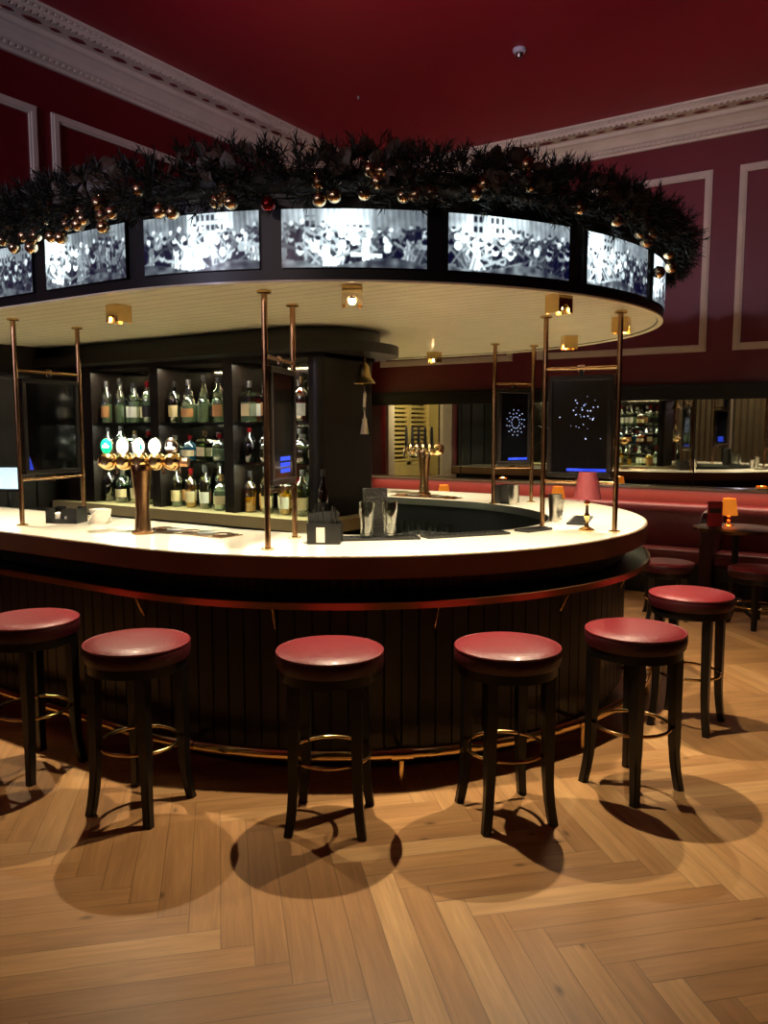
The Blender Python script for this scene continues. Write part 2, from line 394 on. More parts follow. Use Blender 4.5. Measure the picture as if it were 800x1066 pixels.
# shuttered window at the far end of the left wall (seen in the mirror)
win = struct(empty('window_1', (UL, 7.42, 0)))
bm = bmesh.new()
for a, b_ in ((-.95, -.67), (.67, .82)): bx(bm, -.02, .05, a, b_, .85, 2.6)
bx(bm, -.02, .05, -.95, .82, 2.5, 2.62); bx(bm, -.02, .12, -.98, .86, .88, .95)
new_obj('window_frame', bm, M_plaster, win)
bm = bmesh.new()
bx(bm, -.30, -.28, -.38, .68, .95, 2.5)
new_obj('window_glass', bm, M_night, win)
bm = bmesh.new(); bx(bm, -.30, -.28, -.67, -.39, .95, 2.5); bx(bm, -.28, -.02, -.40, -.385, .95, 2.5); bx(bm, -.05, -.02, -.40, .68, .95, 1.13); bx(bm, -.28, -.02, -.669, -.655, .95, 2.5)
new_obj('window_reveal', bm, M_yellow, win)
for s, (a, b_) in enumerate(((-.40, .10), (.12, .62))):
    bm = bmesh.new(); bx(bm, -.10, -.06, a, a + .05, 1.13, 2.48); bx(bm, -.10, -.06, b_ - .05, b_, 1.13, 2.48); bx(bm, -.10, -.06, a, b_, 1.13, 1.18); bx(bm, -.10, -.06, a, b_, 2.42, 2.48)
    z = 1.21
    while z < 2.4:
        bx(bm, -.03, .03, a + .05, b_ - .05, -.006, .006, 0, Matrix.Translation((-.08, 0, z)) @ Matrix.Rotation(math.radians(35), 4, 'Y')); z += .062
    new_obj('window_shutter', bm, M_yellow, win)
spot((UL + .7, 8.25, 2.3), 60, (1, .82, .45), 120, .6, .05, (UL, 7.0, 1.5))  # unseen spot added to light the shutters and reveal
# curtained windows behind, seen only in the mirror
for i, u0 in enumerate((-4.9, .3)):
    cw = struct(empty('window_%d' % (i + 2), (u0, VF, 0)))
    bm = bmesh.new(); bx(bm, 0, 2.4, .005, .03, .5, 3.9); new_obj('window_glass', bm, M_night, cw)
    bm = bmesh.new()
    for a, b_ in ((-.1, 0), (2.4, 2.5)): bx(bm, a, b_, 0, .1, .4, 4.0)
    bx(bm, -.1, 2.5, 0, .1, 3.9, 4.0); bx(bm, -.1, 2.5, 0, .14, .4, .5); bx(bm, 1.17, 1.23, 0, .06, .5, 3.9)
    new_obj('window_frame', bm, M_plaster, cw)
    for a, b_ in ((-.05, 1.02), (1.28, 2.45)):
        bm = bmesh.new(); n = 40; vs = []
        for z in (.45, 4.05):
            vs.append([bm.verts.new((a + (b_ - a) * k / n, .17 + .035 * math.sin(k * 1.25), z)) for k in range(n + 1)])
        for k in range(n): bm.faces.new((vs[0][k], vs[0][k + 1], vs[1][k + 1], vs[1][k]))
        bmesh.ops.solidify(bm, geom=bm.faces[:], thickness=.008)
        new_obj('curtain', bm, M_cream, cw, True)

# ------------------------------------------------------------------ bar outline
CU, CV = -3.22, 4.5
def outline(ru, rf, rb=None, n=60, ul=UL + .055):
    rb = rf if rb is None else rb
    pts = [(ul, CV - rf)]
    for k in range(1, 12): pts.append((ul + (CU - ul) * k / 12, CV - rf))
    for k in range(n + 1):
        a = -PI / 2 + PI * k / n
        r = rf if a < 0 else rb
        pts.append((CU + ru * math.cos(a), CV + r * math.sin(a)))
    for k in range(11, -1, -1): pts.append((ul + (CU - ul) * k / 12, CV + rb))
    return pts
ZB = 1.07
bar = tag(empty('bar_counter', (CU, CV, 0)), 'long round-ended island bar with cream top, dark panelled front and brass foot rail', 'bar counter')
def bar_part(name, bm, m, smooth=False, parent=None):
    for v in bm.verts: v.co -= Vector((CU, CV, 0))
    return new_obj(name, bm, m, bar if parent is None else parent, smooth)
IN = (1.38, 1.15)
bm = bmesh.new(); ring_slab(bm, outline(1.945, 1.945), outline(*IN), ZB - .035, ZB); bar_part('counter_top', bm, M_top)
bm = bmesh.new(); ring_slab(bm, outline(1.955, 1.955), outline(1.90, 1.90), ZB - .10, ZB - .004); ring_slab(bm, outline(1.95, 1.95), outline(1.80, 1.80), ZB - .105, ZB - .09); bar_part('counter_edge', bm, M_fascia, True)
# frieze and body of vertical tongue-and-groove boards
def boards(ro, z0, z1, depth, width, groove):
    base = outline(1, 1)  # only for topology
    # arc-length sampling of the outline
    pts = outline(ro, ro, n=400); L = [0]
    for p, q in zip(pts, pts[1:]): L.append(L[-1] + math.dist(p, q))
    def at(s):
        import bisect
        i = min(max(bisect.bisect(L, s) - 1, 0), len(pts) - 2); t = (s - L[i]) / max(L[i + 1] - L[i], 1e-9)
        p = Vector(pts[i]).lerp(Vector(pts[i + 1]), t); d = (Vector(pts[i + 1]) - Vector(pts[i])).normalized()
        return p, Vector((d.y, -d.x))   # outward normal
    bm = bmesh.new(); s = 0; prof = []
    while s < L[-1]:
        for ds, dep in ((0, -groove), (.004, 0), (width - .006, 0), (width - .002, -groove)):
            p, n_ = at(min(s + ds, L[-1])); prof.append(tuple(p + n_ * dep))
        s += width
    strip(bm, prof, z0, z1)
    return bm
bar_part('frieze_boards', boards(1.83, .87, ZB - .10, .02, .05, .005), M_board)
bar_part('front_boards', boards(1.83, .10, .845, .02, .085, .008), M_board)
bm = bmesh.new(); ring_slab(bm, outline(1.965, 1.965), outline(1.82, 1.82), .835, .858); bar_part('ledge', bm, M_black, True)
bm = bmesh.new(); ring_slab(bm, outline(1.978, 1.978), outline(1.962, 1.962), .828, .860); bar_part('ledge_rim', bm, M_copper, True)
bm = bmesh.new(); ring_slab(bm, outline(1.78, 1.78), outline(1.70, 1.70), 0, .12); bar_part('plinth', bm, M_black)
# inner carcass: back panels and under-counter shelf
bm = bmesh.new(); ring_slab(bm, outline(1.44, 1.21), outline(1.42, 1.19), 0, ZB - .036); ring_slab(bm, outline(1.80, 1.80), outline(1.43, 1.20), .45, .47); bar_part('inner_panel', bm, M_black)
bm = bmesh.new(); ring_slab(bm, outline(1.385, 1.155), outline(1.37, 1.14), ZB - .05, ZB + .002); bar_part('inner_lip', bm, M_steel, True)
# foot rail
fr_pts = [(x, y, .15) for x, y in outline(1.99, 1.99)]
bm = bmesh.new(); tube(bm, fr_pts, .028, 12)
fr = bar_part('foot_rail', bm, M_brass, True)
pts = outline(1.99, 1.99, n=60)
for s in (4, 9, 16, 26, 36, 46, 56):
    p = Vector(pts[s]); q = Vector(outline(1.80, 1.80, n=60)[s]); bm = bmesh.new()
    tube(bm, [(p.x, p.y, .15), (p.x, p.y, .0)], .012, 8); tube(bm, [(p.x, p.y, .15), (q.x, q.y, .16)], .012, 8)
    d = (Vector(pts[s + 1]) - Vector(pts[s - 1])).normalized() * .05
    tube(bm, [(p.x - d.x, p.y - d.y, .15), (p.x + d.x, p.y + d.y, .15)], .035, 12)
    bar_part('rail_bracket', bm, M_brass, True)
# small hooks below the ledge
for s in (6, 12, 20, 28, 36, 44):
    p = Vector(outline(1.88, 1.88, n=60)[s]); q = Vector(outline(1.832, 1.832, n=60)[s]); bm = bmesh.new()
    tube(bm, [(q.x, q.y, .70), (p.x, p.y, .80), (p.x, p.y, .836)], .006, 6)
    bar_part('ledge_bracket', bm, M_oldbrass, True)

# ------------------------------------------------------------------ canopy
ZS = 2.288
can = tag(empty('bar_canopy', (CU, CV, ZS)), 'round-ended canopy over the bar with cream boarded soffit and black edge band', 'canopy')
def can_part(name, bm, m, smooth=False):
    for v in bm.verts: v.co -= Vector((CU, CV, ZS))
    return new_obj(name, bm, m, can, smooth)
RC, RCB = 2.0, 1.80
# soffit with board lines as real grooves running along u
bm = bmesh.new()
def half_extent(v, ru, rf, rb):
    t = (v - CV) / (rf if v < CV else rb)
    return CU + ru * math.sqrt(max(0, 1 - t * t))
v = CV - RC + .002; bw = .095
while v < CV + RCB - .004:
    v1 = min(v + bw, CV + RCB - .002)
    N_ = 3
    for i in range(N_):
        a = v + (v1 - v - .004) * i / N_; b_ = v + (v1 - v - .004) * (i + 1) / N_
        ua, ub = half_extent(a, RC, RC, RCB), half_extent(b_, RC, RC, RCB)
        q = [(UL + .05, a, ZS), (ua, a, ZS), (ub, b_, ZS), (UL + .05, b_, ZS)]
        bm.faces.new([bm.verts.new(c) for c in q])
    a, b_ = v1 - .004, v1
    ua, ub = half_extent(a, RC, RC, RCB), half_extent(b_, RC, RC, RCB)
    bm.faces.new([bm.verts.new(c) for c in [(UL + .05, a, ZS + .006), (ua, a, ZS + .006), (ub, b_, ZS + .006), (UL + .05, b_, ZS + .006)]])
    v = v1
can_part('soffit', bm, M_soffit)
bm = bmesh.new(); poly_slab(bm, outline(RC - .02, RC - .02, RCB - .02, n=60), ZS + .012, ZS + .34); can_part('core', bm, M_black)
bm = bmesh.new(); ring_slab(bm, outline(RC + .014, RC + .014, RCB + .014), outline(RC - .02, RC - .02, RCB - .02), ZS - .004, ZS + .035)
ring_slab(bm, outline(RC + .008, RC + .008, RCB + .008), outline(RC - .02, RC - .02, RCB - .02), ZS + .035, ZS + .36)
ring_slab(bm, outline(RC + .03, RC + .03, RCB + .03), outline(RC - .02, RC - .02, RCB - .02), ZS + .335, ZS + .365)
can_part('edge_band', bm, M_bandblack, True)
bm = bmesh.new(); ring_slab(bm, outline(RC + .016, RC + .016, RCB + .016), outline(RC - .012, RC - .012, RCB - .012), ZS - .012, ZS - .003); can_part('soffit_bead', bm, M_soffit, True)

# lit picture panels set in the band: monochrome crowd scenes of made-up figures
def picture(seed, nx=150, ny=58):
    r = np.random.RandomState(seed)
    X, Y = np.meshgrid(np.linspace(0, 2.6, nx), np.linspace(0, 1, ny))
    def nz(sc):
        g = r.rand(int(sc) + 3, int(sc * 2.6) + 3)
        xi = X / 2.6 * (g.shape[1] - 2); yi = Y * (g.shape[0] - 2); x0 = xi.astype(int); y0 = yi.astype(int); fx = xi - x0; fy = yi - y0
        return (g[y0, x0] * (1 - fx) + g[y0, x0 + 1] * fx) * (1 - fy) + (g[y0 + 1, x0] * (1 - fx) + g[y0 + 1, x0 + 1] * fx) * fy
    img = .30 + .3 * nz(2) + .2 * (nz(9) - .5)
    glow_x = r.uniform(.4, 2.2)
    img += .9 * np.exp(-((X - glow_x) ** 2 / .18 + (Y - .65) ** 2 / .2))
    # houses with windows
    for k in range(r.randint(3, 6)):
        x0 = r.uniform(-.1, 2.4); w_ = r.uniform(.25, .6); h = r.uniform(.45, .95); m = (X > x0) & (X < x0 + w_) & (Y > h - .45)
        sh = r.uniform(.15, .8); img[m] = img[m] * .4 + sh * .6
        for wx in np.arange(x0 + .05, x0 + w_ - .06, .11):
            for wy in (.55, .75, .92):
                m2 = (abs(X - wx) < .03) & (abs(Y - wy) < .05) & (Y < h + .1); img[m2] = sh * .3
    img *= (.75 + .5 * (np.sin(X * 60 + 5 * Y) > .2) * .3)
    # crowd, back to front: large draped figures in a few rows
    for row in range(3):
        by = .66 - row * .17; sc = .085 + .035 * row
        x = -.05
        while x < 2.65:
            x += sc * r.uniform(1.2, 2.6); xx = x; yy = by + r.uniform(-.09, .09)
            near = math.exp(-((xx - glow_x) ** 2) / .35)
            br = r.choice([.05, .1, .22, .5, .95]) * (.6 + .9 * near)
            lean = r.uniform(-.5, .5)
            t = (yy - Y) / (sc * 3.6)
            half = sc * (.42 + .75 * np.clip(t, 0, 1)) * (1 + .12 * np.sin(Y * 40 + seed))
            cxs = xx - lean * (yy - Y)
            body = (np.abs(X - cxs) < half) & (Y < yy) & (t < 1)
            fold = .7 + .55 * np.clip(np.sin((X - cxs) * r.uniform(50, 95) + Y * r.uniform(-22, 22)), -.3, 1)
            side = 1 + .5 * np.clip((X - cxs) / (half + 1e-3) * np.sign(glow_x - xx), -1, 1)
            img[body] = (br * fold * side)[body]
            for q in range(r.randint(1, 3)):
                sl = r.uniform(-1.3, 1.3); arm = (np.abs((Y - yy + sc * .9) - sl * (X - xx)) < .026) & (np.abs(X - xx) < sc * 1.8); img[arm] = br * .6 + .3 * near + .1
            hx = xx + r.uniform(-.02, .02)
            head = ((X - hx) ** 2 + ((Y - yy - sc * .35) * .85) ** 2) < (sc * .44) ** 2; img[head] = r.uniform(.35, .8) + .5 * near
            hat = ((X - hx - .01) ** 2 + ((Y - yy - sc * .66) * 1.3) ** 2) < (sc * .42) ** 2
            if r.rand() < .7: img[hat] = r.choice([.04, .08, .2, 1.0])
    ground = Y < .10 + .07 * np.sin(X * 3 + seed); img[ground] = (.06 + .3 * nz(10))[ground]
    img *= .55 + .55 * np.exp(-((X - glow_x) ** 2) / .8) + .15
    k = np.pad(img, 1, mode='edge'); img = .4 * img + .15 * (k[:-2, 1:-1] + k[2:, 1:-1] + k[1:-1, :-2] + k[1:-1, 2:])
    return np.clip(img, .02, 1.6)
m = bpy.data.materials.new('backlit_picture'); m.use_nodes = True; nt = m.node_tree; b = nt.nodes['Principled BSDF']
at = nt.nodes.new('ShaderNodeVertexColor'); at.layer_name = 'picture'
b.inputs['Base Color'].default_value = (.02, .02, .02, 1); b.inputs['Roughness'].default_value = .25
nt.links.new(at.outputs[0], b.inputs['Emission Color']); b.inputs['Emission Strength'].default_value = 1.9
M_pic = m
# (centre as arc angle in degrees or u on the straight side)
ANG = [(-81.9, -65.7), (-62.9, -45.1), (-42.35, -24.25), (-20.7, -4.2), (-1.2, 15.3), (19, 35.5), (39, 55.5), (59, 75.5)]
STR = [(-3.64, -3.04), (-4.36, -3.755), (-5.08, -4.48), (-5.8, -5.2)]
PLAB = ['lit picture panel at the left bend of the canopy, right of the leftmost downlight', 'central lit picture panel on the canopy, largest, above the middle bar stool',
        'lit picture panel on the canopy right of centre, above the stool near the footrail bend', 'last broad lit picture panel before the right end of the canopy',
        'narrow sliver of lit picture panel at the far right end of the canopy']
def picture_panel(pts, z0, z1, seed, label):
    # pts: outward points along the panel (curved), offset outwards
    base = empty('picture_panel', (pts[len(pts) // 2][0], pts[len(pts) // 2][1], z0)); tag(base, label, 'lit picture', 'lit picture panels around the canopy')
    off = Vector((base.location.x, base.location.y, z0))
    nx, ny = len(pts), 58
    img = picture(seed, nx, ny)
    verts = []; 
    for j in range(ny):
        z = z0 + (z1 - z0) * j / (ny - 1)
        for x, y, n_ in pts: verts.append((x + n_[0] * .013 - off.x, y + n_[1] * .013 - off.y, z - off.z))
    faces = [(j * nx + i, j * nx + i + 1, (j + 1) * nx + i + 1, (j + 1) * nx + i) for j in range(ny - 1) for i in range(nx - 1)]
    me = bpy.data.meshes.new('picture'); me.from_pydata(verts, [], faces); me.materials.append(M_pic)
    ca = me.color_attributes.new('picture', 'FLOAT_COLOR', 'POINT')
    g = np.clip(img, 0, 1.5).reshape(-1) ** 1.9 * 1.5
    colr = np.stack([g * .80, g * .96, g * 1.0 + .010, np.ones_like(g)], 1).astype(np.float32); ca.data.foreach_set('color', colr.reshape(-1))
    o = bpy.data.objects.new('picture', me); COL.objects.link(o); o.parent = base
    bm = bmesh.new()
    P = [(x, y) for x, y, n_ in pts[::10]] + [(pts[-1][0], pts[-1][1])]
    Nn = [n_ for x, y, n_ in pts[::10]] + [pts[-1][2]]
    o_ = [(p[0] + n_[0] * .012 - off.x, p[1] + n_[1] * .012 - off.y) for p, n_ in zip(P, Nn)]; i_ = [(p[0] + n_[0] * .002 - off.x, p[1] + n_[1] * .002 - off.y) for p, n_ in zip(P, Nn)]
    ring_slab(bm, o_, i_, -.003, z1 - z0 + .003)
    new_obj('light_box', bm, M_bandblack, base)
RP = RC + .008
for i, (a0, a1) in enumerate(ANG):
    nx = 150; pts = []
    for k in range(nx):
        a = math.radians(a0 + (a1 - a0) * k / (nx - 1)); rv = RP if a < 0 else RCB + .008
        x, y = CU + RP * math.cos(a), CV + rv * math.sin(a); nn = Vector((math.cos(a) / RP, math.sin(a) / rv)).normalized(); pts.append((x, y, (nn.x, nn.y)))
    if i < 5: picture_panel(pts, 2.335, 2.578, 20 + i, PLAB[i])
SLAB = ['lit picture panel with a dark crowd, second from the left edge of the view', 'lit picture panel cut by the left edge of the view', ]
for i, (u0, u1) in enumerate(STR[:2]):
    picture_panel([(u0 + (u1 - u0) * k / 149, CV - RP, (0, -1)) for k in range(150)], 2.335, 2.578, 40 + i, SLAB[i])

# ------------------------------------------------------------------ gantry (back bar) between the two counters
GU0, GU1, GV0, GV1 = UL + .055, -3.15, 4.05, 4.68
GVC = (GV0 + GV1) / 2
def rrect(u0, u1, v0, v1, r, n=10, rend=None):
    pts = [(u0, v0)]
    for k in range(n + 1): a = -PI / 2 + PI / 2 * k / n; pts.append((u1 - r + r * math.cos(a), v0 + r + r * math.sin(a)))
    for k in range(n + 1): a = PI / 2 * k / n; pts.append((u1 - r + r * math.cos(a), v1 - r + r * math.sin(a)))
    pts.append((u0, v1)); return pts
gan = tag(empty('bottle_gantry', (GU1, GVC, 0)), 'tall dark wooden bottle display cabinet rising from inside the bar to the canopy', 'shelving')
def gan_part(name, bm, m, smooth=False):
    for v in bm.verts: v.co -= Vector((GU1, GVC, 0))
    return new_obj(name, bm, m, gan, smooth)
bm = bmesh.new(); poly_slab(bm, rrect(-3.24, GU1, GV0, GV1, .06), 0, 2.13); gan_part('end_column', bm, M_wood, True)
bm = bmesh.new(); poly_slab(bm, rrect(GU0, GU1, GV0 + .02, GV1 - .02, .06), 0, .97); gan_part('base_cabinet', bm, M_black)
bm = bmesh.new(); poly_slab(bm, rrect(GU0, GU1 + .13, GV0 - .1, GV1 + .1, .14), .985, 1.062); gan_part('back_counter', bm, M_olive, True)
bm = bmesh.new(); bx(bm, GU0, GU1, GV0, GV1, 2.10, 2.13); bx(bm, GU0, -5.43, GV0, GV1, 1.062, 2.10); gan_part('header', bm, M_wood)
bm = bmesh.new(); poly_slab(bm, rrect(GU0, -2.87, 3.83, 4.9, .5, 20), 2.13, 2.195); gan_part('lower_cornice', bm, M_wood, True)
bm = bmesh.new(); poly_slab(bm, rrect(GU0, -3.0, 3.95, 4.8, .40, 20), 2.195, 2.286); gan_part('upper_cornice', bm, M_black, True)
for uc in (-4.70, -3.95):
    bm = bmesh.new(); bx(bm, uc - .045, uc + .045, GV0, GV1, 1.062, 2.10); gan_part('divider', bm, M_wood)
bm = bmesh.new(); bx(bm, -5.43, -3.24, GVC - .01, GVC + .01, 1.062, 2.10); gan_part('mirror_back', bm, M_dmirror)
BAYS = [(-5.43, -4.745), (-4.655, -3.995), (-3.905, -3.24)]
SH = [1.064, 1.415, 1.690]
for (a, b_) in BAYS:
    for z in SH[1:]:
        bm = bmesh.new(); bx(bm, a + .001, b_ - .001, GV0 + .02, GVC - .012, z - .012, z); gan_part('glass_shelf', bm, M_shelfglass)
        bm = bmesh.new(); bx(bm, a + .001, b_ - .001, GVC + .012, GV1 - .02, z - .012, z); gan_part('glass_shelf', bm, M_shelfglass)
    uc = (a + b_) / 2
    for sgn, vv in ((-1, GV0 + .05), (1, GV1 - .05)):
        area((uc, vv, 2.085), (uc, vv + .0001, 0), 4.5, .6, .03, (1.0, .86, .58), rotz=0)
        area((uc, vv, 1.396), (uc, vv, 0), 5, .6, .02, (.95, 1.0, .66), rotz=0)
        area((uc, vv, 1.672), (uc, vv, 0), 2.2, .6, .02, (.95, .98, .78), rotz=0)

# bottles
LIQ = {'clear': (225, 235, 225), 'green': (44, 92, 44), 'amber': (170, 96, 24), 'dark': (26, 20, 14), 'blue': (70, 170, 190), 'yellow': (220, 190, 70), 'olive': (120, 130, 60)}
BMAT = {k: thin_glass('bottle_glass_' + k, v, .14 if k != 'dark' else .08) for k, v in {'clear': (205, 222, 205), 'green': (40, 92, 44), 'amber': (165, 92, 30), 'dark': (20, 16, 12), 'blue': (80, 176, 196), 'yellow': (226, 200, 100), 'olive': (120, 140, 70)}.items()}
LMAT = {k: mat('liquid_' + k, v, .12, spec=.6, coat=.3) for k, v in {'clear': (148, 160, 140), 'green': (30, 70, 30), 'amber': (176, 92, 22), 'dark': (26, 17, 10), 'blue': (66, 160, 184), 'yellow': (206, 180, 64), 'olive': (100, 116, 50)}.items()}
LABM = {'cream': mat('cream_label', (214, 202, 160), .6), 'white': mat('white_label', (220, 224, 214), .6), 'red': mat('red_label', (150, 62, 34), .6), 'black': mat('black_label', (26, 24, 24), .5), 'tan': mat('tan_label', (176, 128, 76), .6), 'green': mat('green_label', (150, 190, 130), .6)}
CAPM = {'gold': M_brass, 'black': M_plastic, 'silver': M_steel, 'red': M_redb}
SHAPES = {  # (radius, height profile)
    'round-shouldered': [(0, 0), (.036, 0), (.038, .006), (.038, .155), (.030, .185), (.014, .205), (.013, .255)],
    'slim tall': [(0, 0), (.030, 0), (.032, .006), (.032, .150), (.026, .180), (.012, .215), (.012, .275)],
    'squat': [(0, 0), (.046, 0), (.049, .008), (.050, .10), (.040, .135), (.016, .155), (.014, .20)],
    'square': [(0, 0), (.040, 0), (.042, .006), (.042, .150), (.034, .168), (.015, .178), (.015, .225)],
    'flared': [(0, 0), (.030, 0), (.034, .006), (.041, .14), (.036, .165), (.014, .19), (.013, .245)],
}
PROTO = {}
def make_bottle(shape, col, lab, cap):
    key = (shape, col, lab, cap)
    if key in PROTO:
        return dup_tree(PROTO[key])
    prof = SHAPES[shape]; seg = 4 if shape == 'square' else 14
    R = Matrix.Rotation(PI / 4, 4, 'Z') if shape == 'square' else Matrix.Identity(4)
    k = 1.3 if shape == 'square' else 1.0
    root_bm = bmesh.new(); lathe(root_bm, [(r * k, z) for r, z in prof], seg, M=R)
    root = new_obj('liquor_bottle', root_bm, BMAT[col], None, shape != 'square')
    mr = max(r for r, z in prof); top = prof[-1][1]
    bm = bmesh.new(); fill = random.uniform(.08, .14)
    lp = [(r * k * .93, max(z, .004)) for r, z in prof if z <= fill] ; lp.append((lp[-1][0], fill)); lp.append((0, fill))
    lathe(bm, lp, seg, M=R, cap=False); new_obj('liquid', bm, LMAT[col], root, shape != 'square')
    bm = bmesh.new(); lathe(bm, [(prof[-1][0] + .002, top - .028), (prof[-1][0] + .003, top + .008), (0, top + .008)], 10); new_obj('cap', bm, CAPM[cap], root, True)
    if lab:
        z0, z1 = .035, .105 if shape != 'squat' else .085
        bm = bmesh.new()
        if shape == 'square':
            hw = .042 * 1.3 * .7071 + .0015
            bx(bm, -hw * .8, hw * .8, -hw - .001, -hw + .001, z0, z1)
        else:
            n = 18; a0 = -PI * .92; A = PI * .84
            for base in (0,):
                lo = []; hi = []
                for q in range(n + 1):
                    a = a0 + A * q / n + base
                    def rad(z):
                        for (r1, zz1), (r2, zz2) in zip(prof[1:], prof[2:]):
                            if zz1 <= z <= zz2: return r1 + (r2 - r1) * (z - zz1) / max(zz2 - zz1, 1e-6)
                        return mr
                    lo.append(bm.verts.new(((rad(z0) + .0015) * math.cos(a), (rad(z0) + .0015) * math.sin(a), z0)))
                    hi.append(bm.verts.new(((rad(z1) + .0015) * math.cos(a), (rad(z1) + .0015) * math.sin(a), z1)))
                for q in range(n): bm.faces.new((lo[q], lo[q + 1], hi[q + 1], hi[q]))
        new_obj('label', bm, LABM[lab], root)
    PROTO[key] = root
    return root
ORD = ['first', 'second', 'third', 'fourth', 'fifth', 'sixth', 'seventh', 'eighth', 'ninth', 'tenth']
BAYN = ['left', 'middle', 'right']; SHN = ['bottom', 'middle', 'top']
rb = random.Random(11)
def choose(side, bi, si, k):
    if si == 2: col = rb.choice(['clear', 'clear', 'clear', 'amber', 'olive']); 
    elif si == 1: col = rb.choice(['clear', 'dark', 'green', 'dark', 'blue', 'amber', 'olive'])
    else: col = rb.choice(['clear', 'olive', 'yellow', 'green', 'clear', 'olive'])
    shp = rb.choice(list(SHAPES)); lab = rb.choice(['cream', 'white', 'cream', 'black', 'tan', 'white', None, None]); cap = rb.choice(['silver', 'black', 'black', 'gold', 'silver', 'red'])
    return shp, col, lab, cap
for side in (0, 1):
    for bi, (a, b_) in enumerate(BAYS):
        if side == 1 and bi == 0: continue
        for si, z in enumerate(SH):
            n = 8
            for k in range(n):
                shp, col, lab, cap = choose(side, bi, si, k)
                if (side, bi, si) == (0, 2, 0): col = ['yellow', 'yellow', 'olive', 'clear', 'yellow', 'amber', 'olive', 'clear'][k]
                o = make_bottle(shp, col, lab, cap)
                uu = a + .06 + (b_ - a - .12) * k / (n - 1) + rb.uniform(-.004, .004)
                vv = (GV0 + .10 + (.07 if k % 2 else 0)) if side == 0 else (GV1 - .10 - (.07 if k % 2 else 0))
                o.location = (uu, vv, z + .0005)
                o.rotation_euler = (0, 0, 0 if side == 0 else PI)
                s_ = rb.uniform(.96, 1.06); o.scale = (1.15, 1.15, s_ * (1.18, .90, 1.2)[si])
                lt_ = ('%s label' % lab) if lab else 'no label'
                pos = '%s from left, %s shelf, %s bay' % (ORD[k], SHN[si], BAYN[bi])
                if side: pos = '%s from left, %s shelf, %s bay, far side' % (ORD[n - 1 - k], SHN[si], BAYN[bi])
                tag(o, '%s %s bottle with %s, %s' % (col, shp.replace('-', ' '), lt_, pos), 'bottle', 'bottles on the gantry shelves' if side == 0 else 'bottles on the far side of the gantry')
                if len(o['label'].split()) > 16: o['label'] = '%s bottle, %s, %s' % (col, lt_, pos)
                if len(o['label'].split()) > 16: o['label'] = '%s bottle, %s' % (col, pos)

